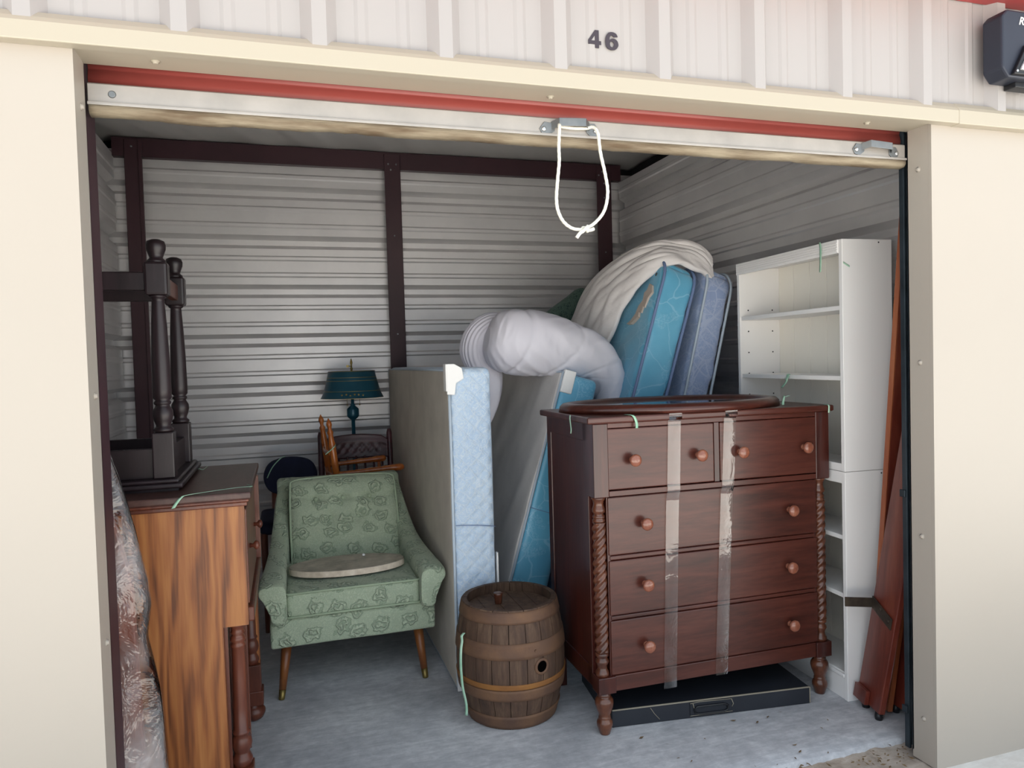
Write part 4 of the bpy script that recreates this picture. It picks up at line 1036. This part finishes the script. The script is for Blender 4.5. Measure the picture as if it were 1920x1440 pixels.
for bx_, bz_ in btn:
    q = xfc(Vector((bx_, -.008, bz_)))
    G(f).lathe([(.009, 0), (.009, .003), (.006, .006), (.001, .007)], tuple(q), 12, (0, -1, .25), caps=False).build('button', 'green_pipe', ac)
lp = [(.416, .012, .425), (.412, .006, .60), (.414, .010, .77), (.43, .02, .810), (.55, .024, .818), (.67, .026, .820), (.80, .024, .818), (.905, .02, .810), (.918, .010, .77), (.920, .006, .60), (.916, .012, .425)]
G(f).tube(smooth_path([xfc(Vector(q)) for q in lp], 5), .0055, 8).build('piping', 'green_pipe', ac)
def arm(sg):
    mx = lambda x: .657 + sg * (.657 - x)      # data given for the left arm
    Y = [1.165, 1.18, 1.26, 1.40, 1.55, 1.66, 1.76, 1.85, 1.93, 1.97]
    ZT = [.497, .507, .516, .527, .545, .572, .625, .700, .775, .795]
    XO = [.284, .279, .286, .300, .313, .322, .333, .345, .358, .362]
    XI = [.390, .388, .388, .392, .398, .404, .410, .414, .418, .420]
    XB = [.330, .328, .326, .324, .323, .322, .322, .325, .33, .335]
    rows = []
    for y, zt, xo, xi, xb in zip(Y, ZT, XO, XI, XB):
        zb = .342 if y < 1.2 else .300
        fl_ = 1.0 if y < 1.5 else max(0.2, 1 - (y - 1.5) / .3)
        sec = [(xi, zb), (xi, zb + .05), (xi, (zb + zt) / 2), (xi - .001, zt - .022), (xi - .010, zt - .006), (xi - .028, zt), ((xi + xo) / 2, zt + .003), (xo + .018, zt - .003), (xo + .004, zt - .012), (xo, zt - .026), (xo + .006 * fl_, zt - .042), (xo + .016 * fl_, zt - .052), (xo + (xb - xo) * .55, zt - .075), (xb - .006 * fl_, (zb + zt) / 2 - .03), (xb, zb + .03), (xb, zb)]
        sl = .035 if y < 1.17 else 0
        rows.append([(mx(x), y + (sl * 0), z) for x, z in sec] + [(mx(sec[0][0]), y, sec[0][1])])
    g = G(f); g.sheet(rows); n_ = len(rows[0])
    for k in (0, len(rows) - 1):
        c_ = rows[k][:-1]
        g.add([(p[0], p[1] + (-.004 if k == 0 else .004), p[2]) for p in c_], [tuple(range(len(c_)))])
        base = len(g.v) - len(c_)
        for i in range(len(c_)): g.f.append((k * n_ + i, k * n_ + i + 1, base + (i + 1) % len(c_), base + i)); g.sm.append(True)
    o = g.build('arm', 'green', ac); bm = bmesh.new(); bm.from_mesh(o.data); bmesh.ops.remove_doubles(bm, verts=bm.verts, dist=1e-5); bmesh.ops.recalc_face_normals(bm, faces=bm.faces); bm.to_mesh(o.data); bm.free()
    md = o.modifiers.new('sub', 'SUBSURF'); md.levels = 2; md.render_levels = 2
    return o
arm(1); arm(-1)
# oval stone slab lying on the seat
sl_ = empty('stone_slab', (.648, 1.435, .468), 'oval mottled stone top lying on the green armchair seat', 'stone slab', math.radians(-2))
n_ = 64; ov = [(.247 * math.cos(2 * PI * i / n_), .128 * math.sin(2 * PI * i / n_)) for i in range(n_)]
fix_normals(G().prism([(a * .99, b_ * .99) for a, b_ in ov], 'z', .022, .026).build('face', 'stone', sl_))
rows = [[(a * (1 + .006 * nz((a * 30, b_ * 30, 0)) * k), b_ * (1 + .006 * nz((a * 30, b_ * 30, 0)) * k), z) for a, b_ in ov + ov[:1]] for z, k in ((0, 0), (.004, 1), (.014, 1.4), (.021, 1), (.0245, 0))]
fix_normals(G().sheet(rows).build('edge', 'stone_edge', sl_))
G().lathe([(.006, 0), (.007, .004), (.004, .008), (.001, .009)], (.075, .085, .026), 10, caps=False).build('white_peg', 'guard', sl_)

# ------------------------------------------------------------------ navy chair behind the sideboard
nc = empty('chair', (.42, 2.28, 0), 'navy velvet side chair with rounded back, behind the green armchair', 'chair'); f = nc.location
def oval_pad(x0, x1, y0, y1, z0, z1, sl):
    cx_, cz_ = (x0 + x1) / 2, (z0 + z1) / 2
    def xf(p):
        u, w = (p.x - cx_) / ((x1 - x0) / 2), (p.z - cz_) / ((z1 - z0) / 2)
        k = math.sqrt(max(0, 1 - .42 * w * w)); kz = math.sqrt(max(0, 1 - .42 * u * u))
        return Vector((cx_ + (p.x - cx_) * k, p.y + (p.z - z0) * sl, cz_ + (p.z - cz_) * kz))
    return xf
G(f).rbox(.280, .572, 2.44, 2.49, .635, .850, .024, (16, 2, 14), None, oval_pad(.280, .572, 2.44, 2.49, .635, .850, .12)).build('backrest', 'navy', nc, sub=1)
G(f).rbox(.262, .585, 2.07, 2.44, .50, .565, .03, (10, 10, 2), lambda p, n: .012 if n.z > .7 else 0).build('seat', 'navy', nc, sub=1)
for xx, yy in ((.285, 2.09), (.565, 2.09)): G(f).tube([(xx, yy, 0), (xx, yy, .25), (xx, yy + .005, .51)], [.012, .015, .018], 12).build('leg', 'oak_dark', nc)
for xx in (.335, .525): G(f).tube([(xx, 2.50, 0), (xx, 2.45, .3), (xx, 2.445, .52), (xx, 2.47, .70)], [.012, .015, .016, .014], 12).build('leg', 'oak_dark', nc)
G(f).tube([(.285, 2.13, .2), (.345, 2.46, .22)], .008, 10).build('stretcher', 'oak_dark', nc)
G(f).tube([(.565, 2.13, .2), (.55, 2.46, .22)], .008, 10).build('stretcher', 'oak_dark', nc)
G(f).tube(smooth_path([(.300, 2.448, .742), (.330, 2.452, .800), (.375, 2.462, .846), (.40, 2.50, .85)], 5), .003, 6).build('green_tie', 'tie', nc)

# ------------------------------------------------------------------ dark pressed-back chair with a child's chair standing on its seat
pc_ = empty('chair', (.80, 2.25, 0), 'dark wooden chair with carved pressed back in front of the lamp', 'chair'); f = pc_.location
for xx in (.597, .990):
    G(f).tube([(xx, 2.44, 0), (xx, 2.45, .44), (xx, 2.475, .75), (xx, 2.495, .955), (xx, 2.497, .978)], [.016, .018, .017, .016, .010], 14).build('back_post', 'dark_chair', pc_)
rows = []
for i in range(41):
    x = .606 + .375 * i / 40; a = (x - .7935) / .1875; bow = .03 * (1 - a * a); row = []
    for j in range(17):
        z = .815 + (.122 + .018 * (1 - a ** 2) - .020 * max(0, abs(a) - .8) * 5) * j / 16
        e = .0035 * math.sin(a * 24) * math.sin(j * .9) if 2 < j < 10 and abs(a) < .75 else (.002 if j in (11, 12) else 0)
        row.append((x, 2.47 + bow + (z - .8) * .1 - e, z))
    rows.append(row)
fix_normals(G(f).sheet(rows).build('crest_rail', 'dark_chair', pc_, solid=.016))
for k in range(7):
    xx = .645 + .05 * k
    G(f).tube([(xx, 2.46, .452), (xx, 2.475, .6), (xx, 2.49, .72), (xx, 2.495, .83)], [.007, .009, .007, .006], 10).build('spindle', 'dark_chair', pc_)
G(f).rbox(.60, .99, 2.04, 2.47, .425, .450, .010, (8, 8, 1)).build('seat', 'dark_chair', pc_)
for xx in (.625, .965):
    G(f).tube([(xx, 2.07, 0), (xx, 2.075, .2), (xx, 2.08, .43)], [.013, .018, .016], 12).build('leg', 'dark_chair', pc_)
    G(f).tube([(xx, 2.08, .18), (xx, 2.44, .18)], .009, 10).build('stretcher', 'dark_chair', pc_)
G(f).tube([(.625, 2.08, .15), (.965, 2.08, .15)], .011, 10).build('stretcher', 'dark_chair', pc_)
kc = empty('child_chair', (.80, 2.24, .4505), 'small orange turned-wood armchair standing on the dark chair seat', 'chair'); f = kc.location
def turned(a, b_, rs, n=14):
    a, b_ = Vector(a), Vector(b_); L = (b_ - a).length; d = (b_ - a).normalized()
    return [(r_, h * L) for r_, h in rs], a, d
def tpost(nm, a, b_, rs, par=kc, mat='orange_wood'):
    pr, c_, d = turned(a, b_, rs); return G(f).lathe(pr, tuple(c_), 16, tuple(d)).build(nm, mat, par)
PRF = [(.013, 0), (.016, .05), (.016, .2), (.014, .22), (.018, .26), (.0175, .50), (.015, .52), (.0185, .55), (.018, .78), (.0125, .86), (.016, .875), (.0165, .885), (.009, .905), (.011, .925), (.015, .945), (.013, .965), (.006, .985), (.002, 1.0)]
tpost('back_post', (.690, 2.088, .452), (.622, 2.080, 1.085), PRF); tpost('back_post', (.665, 2.415, .452), (.598, 2.41, 1.085), PRF)
AR = [(.011, 0), (.014, .06), (.0125, .2), (.0135, .5), (.015, .68), (.017, .72), (.015, .75), (.018, .82), (.0185, .94), (.015, .98), (.006, 1.0)]
tpost('arm', (.655, 2.085, .788), (1.008, 2.072, .808), AR); tpost('arm', (.632, 2.412, .797), (.955, 2.40, .818), AR)
for xx, yy, zt in ((.948, 2.078, .795), (.915, 2.402, .805)): tpost('front_post', (xx, yy, .452), (xx, yy, zt), [(.010, 0), (.014, .1), (.014, .25), (.011, .3), (.015, .35), (.013, .5), (.009, .55), (.014, .7), (.009, .95), (.008, 1.0)])
for zz in (.66, .78, .90): G(f).tube(smooth_path([(.672 - (zz - .45) * .107, 2.08, zz), (.650 - (zz - .45) * .1, 2.24, zz), (.66 - (zz - .45) * .107, 2.41, zz)], 5), .012, 10, flat=.5, up=(0, 0, 1)).build('back_slat', 'orange_wood', kc)
G(f).rbox(.675, .955, 2.075, 2.405, .585, .605, .008, (6, 6, 1)).build('seat', 'orange_wood', kc)
for yy in (2.066, 2.408): G(f).tube([(.68, yy, .52), (.93, yy, .52)], .008, 10).build('stretcher', 'orange_wood', kc)
G(f).tube([(.945, 2.06, .50), (.915, 2.40, .50)], .008, 10).build('stretcher', 'orange_wood', kc)
G(f).tube(smooth_path([(.60, 2.05, .90), (.632, 2.045, .925), (.648, 2.05, .94), (.655, 2.09, .945)], 5), .003, 6).build('green_tie', 'tie', kc)

# ------------------------------------------------------------------ floor lamp
lm = empty('floor_lamp', (.803, 2.70, 0), 'dark teal tole floor lamp with gilt-lined metal shade', 'lamp'); f = Vector((0, 0, 0))
G().lathe([(.13, 0), (.13, .012), (.11, .02), (.05, .035), (.022, .05), (.014, .07)], (0, 0, 0), 32).build('base', 'teal_lamp', lm)
G().lathe([(.0115, .06), (.0115, 1.03)], (0, 0, 0), 16).build('pole', 'teal_lamp', lm)
G().lathe([(.013, 1.025), (.019, 1.03), (.034, 1.045), (.036, 1.05), (.036, 1.088), (.034, 1.094), (.02, 1.106), (.013, 1.112), (.015, 1.118), (.010, 1.125), (.009, 1.20)], (0, 0, 0), 28).build('font', 'teal_lamp', lm)
sh = G().lathe([(.187, 1.160), (.1855, 1.164), (.168, 1.20), (.146, 1.285), (.139, 1.322), (.136, 1.322), (.143, 1.285), (.165, 1.20), (.183, 1.164), (.187, 1.160)], (0, 0, 0), 56, caps=False).build('shade', 'teal_lamp', lm)
for r_, z in ((.1872, 1.161), (.1675, 1.203), (.1515, 1.265), (.1465, 1.284), (.1395, 1.3215)): G().lathe([(r_, z - .0012), (r_ + .0012, z), (r_, z + .0012)], (0, 0, 0), 56, caps=False).build('gilt_line', 'gold', sh)
for k, a in enumerate((-2.0, -1.85, -1.72, -1.58, -1.45, -1.3)):
    rr_ = .1775; c_ = (math.cos(a) * rr_, math.sin(a) * rr_, 1.183 + .004 * math.sin(k * 2.3))
    G().lathe([(.0005, .0015), (.004 + .002 * (k % 2), .0008), (.006, 0)], c_, 6, (math.cos(a), math.sin(a), .45), caps=False).build('gilt_flower', 'gold', sh)
for a in (0, 2.1, 4.2): G().tube([(0, 0, 1.20), (math.cos(a) * .06, math.sin(a) * .06, 1.22), (math.cos(a) * .141, math.sin(a) * .141, 1.30)], .002, 6).build('shade_arm', 'brass', lm)
G().lathe([(.006, 1.20), (.006, 1.33), (.009, 1.335), (.005, 1.345), (.005, 1.36), (.008, 1.372), (.006, 1.384), (.002, 1.398)], (0, 0, 0), 14).build('finial', 'brass', lm)
G().tube([(0, -.004, 1.352), (-.016, -.006, 1.352)], .003, 8).box(-.030, -.016, -.008, -.004, 1.345, 1.359).build('switch_key', 'brass', lm)
for xx in (-.036, .038): G().tube([(xx, -.05, 1.17), (xx, -.05, 1.125)], .0012, 6).lathe([(.001, 0), (.004, .004), (.002, .012)], (xx, -.05, 1.113), 8).build('pull_chain', 'brass', lm)

# ------------------------------------------------------------------ oak sideboard at the left
sb = empty('sideboard', (-.06, .83, 0), 'orange oak sideboard seen from its end, with turned corner columns', 'sideboard'); f = sb.location
SY0, SY1, SXL, SXR, STZ = .50, 1.16, -.44, .284, .990
G(f).box(SXL, .305, SY0 - .022, SY1 + .012, STZ - .022, STZ).build('top', 'oak_top', sb, bevel=.005)
g = G(f); g.box(SXL, .299, SY0 - .018, SY1 + .008, STZ - .030, STZ - .0215); g.build('top_moulding', 'oak_dark', sb, bevel=.003)
g = G(f); g.box(SXL, .293, SY0 - .010, SY1, STZ - .043, STZ - .030); g.build('top_moulding', 'oak_dark', sb, bevel=.003)
fix_normals(G(f).prism([(SXL, .03), (.214, .03), (.212, .585), (SXR, .585), (SXR, STZ - .043), (SXL, STZ - .043)], 'y', SY0, SY0 + .022).build('end_panel', 'oak', sb))
G(f).box(SXL, SXR, SY1 - .022, SY1, .03, STZ - .043).build('end_panel', 'oak', sb)
G(f).box(SXL, SXL + .012, SY0 + .02, SY1 - .02, .05, STZ - .043).build('back_panel', 'oak_dark', sb)
G(f).box(SXL, .214, SY0 + .022, SY1 - .02, .05, .07).build('bottom_board', 'oak_dark', sb)
# drawer front above, doors set back below
d = G(f).box(SXR - .02, SXR + .004, SY0 + .03, SY1 - .05, .64, .93).build('drawer', 'oak_dark', sb, bevel=.004)
for yy in (.65, .98): G(f).lathe([(.008, 0), (.006, .01), (.015, .018), (.014, .026), (.004, .03)], (SXR + .004, yy, .79), 12, (1, 0, 0)).build('knob', 'oak_dark', d)
G(f).box(.20, SXR + .016, SY0 + .025, SY1 - .002, .585, .63).build('waist_moulding', 'oak_dark', sb, bevel=.006)
for ya, yb in ((SY0 + .085, (SY0 + SY1) / 2 - .003), ((SY0 + SY1) / 2 + .003, SY1 - .09)):
    d = G(f).box(.215, .235, ya, yb, .10, .58).build('door', 'oak_dark', sb, bevel=.004)
    G(f).lathe([(.006, 0), (.012, .015), (.004, .022)], (.235, yb - .03 if ya < .7 else ya + .03, .36), 10, (1, 0, 0)).build('knob', 'oak_dark', d)
G(f).box(.205, .222, SY0 + .022, SY0 + .085, .05, .585).build('recess_board', 'oak_dark', sb)
G(f).box(.262, .274, SY0 + .075, SY0 + .088, .17, .585).build('front_stile', 'oak_dark', sb, bevel=.002)
G(f).box(SXR - .006, .303, SY1 - .035, SY1 - .005, .63, STZ - .044).build('front_stile', 'oak_dark', sb, bevel=.002)
def sbcol(yc, xc, dz, blocks):
    pr = [(.026, .585), (.026, .578), (.019, .572), (.018, .562), (.021, .556), (.017, .549), (.021, .541), (.023, .532), (.018, .525), (.022, .519), (.022, .513), (.0195, .508), (.0205, .42), (.0215, .33 + dz), (.022, .255 + dz), (.026, .250 + dz), (.026, .244 + dz), (.022, .240 + dz), (.027, .228 + dz), (.030, .212 + dz), (.027, .196 + dz), (.021, .187 + dz), (.022, .182 + dz), (.029, .166 + dz), (.030, .158 + dz), (.026, .150 + dz), (.026, .143 + dz)]
    c_ = G(f).lathe(pr[::-1], (xc, yc, 0), 24).build('column', 'oak_dark', sb)
    G(f).box(xc - .033, xc + .033, yc - .033, yc + .033, .075 + dz * .55, .143 + dz).build('column_block', 'oak_dark', c_, bevel=.003)
    G(f).box(xc - .04, xc + .04, yc - .036, yc + .036, .062, .076 + dz * .56).build('column_block', 'oak_dark', c_, bevel=.004)
    G(f).lathe([(.024, 0), (.036, .008), (.044, .024), (.044, .036), (.034, .050), (.022, .056), (.026, .064)], (xc, yc, 0), 24).build('bun_foot', 'oak_dark', c_)
sbcol(.537, .249, .0, 1)
sbcol(1.145, .252, .075, 1)
G(f).tube(smooth_path([(.288, .62, STZ + .002), (.306, .575, STZ + .001), (.26, .56, STZ + .003), (.14, .49, STZ + .004), (.115, .478, STZ + .001)], 5), .0008, 6).build('green_tie', 'tie', sb)
ribbon('green_tie', [(.120, .480, STZ + .002), (.112, .474, STZ - .004), (.100, .471, STZ - .020), (.094, .472, STZ - .030)], .012, sb, (1, 0, .3))
ribbon('green_tie', [(.085, 1.02, STZ + .002), (.10, 1.06, STZ + .006), (.118, 1.05, STZ + .003), (.13, 1.09, STZ + .010)], .010, sb, (0, 1, 0))

# ------------------------------------------------------------------ dark side table standing upside down on the sideboard
tb = empty('side_table', (-.145, .855, STZ), 'dark stained side table turned upside down on the oak sideboard', 'table'); f = tb.location
tx0, tx1, ty0, ty1 = -.40, .106, .595, 1.115
G(f).box(tx0 + .014, tx1 - .014, ty0 + .014, ty1 - .014, STZ + .0005, STZ + .009).build('tabletop', 'ebony', tb)
t_ = G(f).box(tx0, tx1, ty0, ty1, STZ + .009, STZ + .024).build('tabletop_edge', 'ebony', tb, bevel=.005)
G(f).box(tx0 + .012, tx1 - .012, ty0 + .012, ty1 - .012, STZ + .024, STZ + .036).build('edge_moulding', 'ebony', t_, bevel=.005)
lx = (.050, -.344); ly = (.662, 1.05)
za = STZ + .036
for x in lx:
    for y in ly:
        lg = G(f).box(x - .031, x + .031, y - .031, y + .031, za, 1.168).build('leg_block', 'ebony', tb, bevel=.004)
        pr = [(.024, 1.168), (.029, 1.172), (.029, 1.178), (.022, 1.184), (.021, 1.19), (.026, 1.203), (.030, 1.22), (.029, 1.235), (.022, 1.247), (.020, 1.252), (.025, 1.256), (.025, 1.262), (.020, 1.266), (.027, 1.274), (.0275, 1.30), (.026, 1.40), (.0225, 1.50), (.0185, 1.572), (.018, 1.58), (.024, 1.584), (.026, 1.59)]
        G(f).lathe(pr, (x, y, 0), 24).build('turned_leg', 'ebony', lg)
        G(f).box(x - .033, x + .033, y - .033, y + .033, 1.59, 1.692).build('stretcher_block', 'ebony', lg, bevel=.008)
        G(f).lathe([(.027, 1.692), (.028, 1.697), (.022, 1.702), (.019, 1.706), (.022, 1.716), (.028, 1.732), (.029, 1.745), (.025, 1.757), (.012, 1.763), (.001, 1.764)], (x, y, 0), 24, caps=False).build('foot', 'ebony', lg)
for y in ly:
    G(f).box(lx[1] + .03, lx[0] - .03, y - .012, y + .012, za, 1.118).build('apron', 'ebony', tb, bevel=.002)
    G(f).box(lx[1] + .03, lx[0] - .03, y - .013, y + .013, 1.606, 1.662).build('stretcher', 'ebony', tb, bevel=.004)
for x in lx:
    G(f).box(x - .010, x + .014, ly[0] + .03, ly[1] - .03, za, 1.118).build('apron', 'ebony', tb, bevel=.002)
    G(f).box(x - .013, x + .013, ly[0] + .03, ly[1] - .03, 1.606, 1.662).build('stretcher', 'oak_dark', tb, bevel=.004)
G(f).box(lx[1], lx[0], .70, .72, 1.04, 1.085).build('glue_block', 'ebony', tb)

# ------------------------------------------------------------------ headboard wrapped in clear plastic, just inside the left jamb
hb = empty('headboard', (-.20, .30, 0), 'reddish wooden headboard wrapped in clear plastic, leaning inside the left jamb', 'headboard'); f = hb.location
Zs = [0, .10, .265, .431, .536, .656, .742, .809, .921, 1.017, 1.127, 1.229, 1.27]
Xs = [.088, .085, .079, .069, .060, .044, .059, .051, .026, .006, -.026, -.058, -.10]
fix_normals(G(f).prism([(-.45, .012), (.030, .012), (.022, .40), (.012, .80), (-.02, .95), (-.06, 1.08), (-.14, 1.16), (-.45, 1.20)], 'y', .292, .322).build('panel', 'headboard', hb, bevel=.004))
G(f).box(-.45, .012, .284, .292, .10, .16).build('panel_rail', 'headboard', hb, bevel=.002)
rows = []
nzr = 90
for i in range(nzr + 1):
    z = .004 + 1.266 * i / nzr; xr = interp(Zs, Xs, z); row = []
    cx_ = (xr - .47) / 2; ax = (xr + .47) / 2
    th = .062 * (1 - .35 * (z / 1.27)) if z < 1.2 else .045 * max(.1, (1.28 - z) / .08)
    for k in range(65):
        q = 2 * PI * k / 64
        ca, sa = math.cos(q), math.sin(q)
        ex = math.copysign(abs(ca) ** .45, ca); ey = math.copysign(abs(sa) ** .75, sa)
        x = cx_ + ax * ex; y = .305 + th * ey
        w = .016 * noise.noise(Vector((x * 9 + z * 2.0, z * 3.2, 1 + ey))) + .010 * noise.noise(Vector((x * 24 + z * 5, z * 6, 5 + ey))) + .006 * abs(noise.noise(Vector((x * 34, z * 13, 8))))
        row.append((x + w * .35 * abs(ca), y - w * (1 if ey < 0 else -.3), z))
    rows.append(row)
G(f).sheet(rows).build('plastic_wrap', 'plastic', hb)
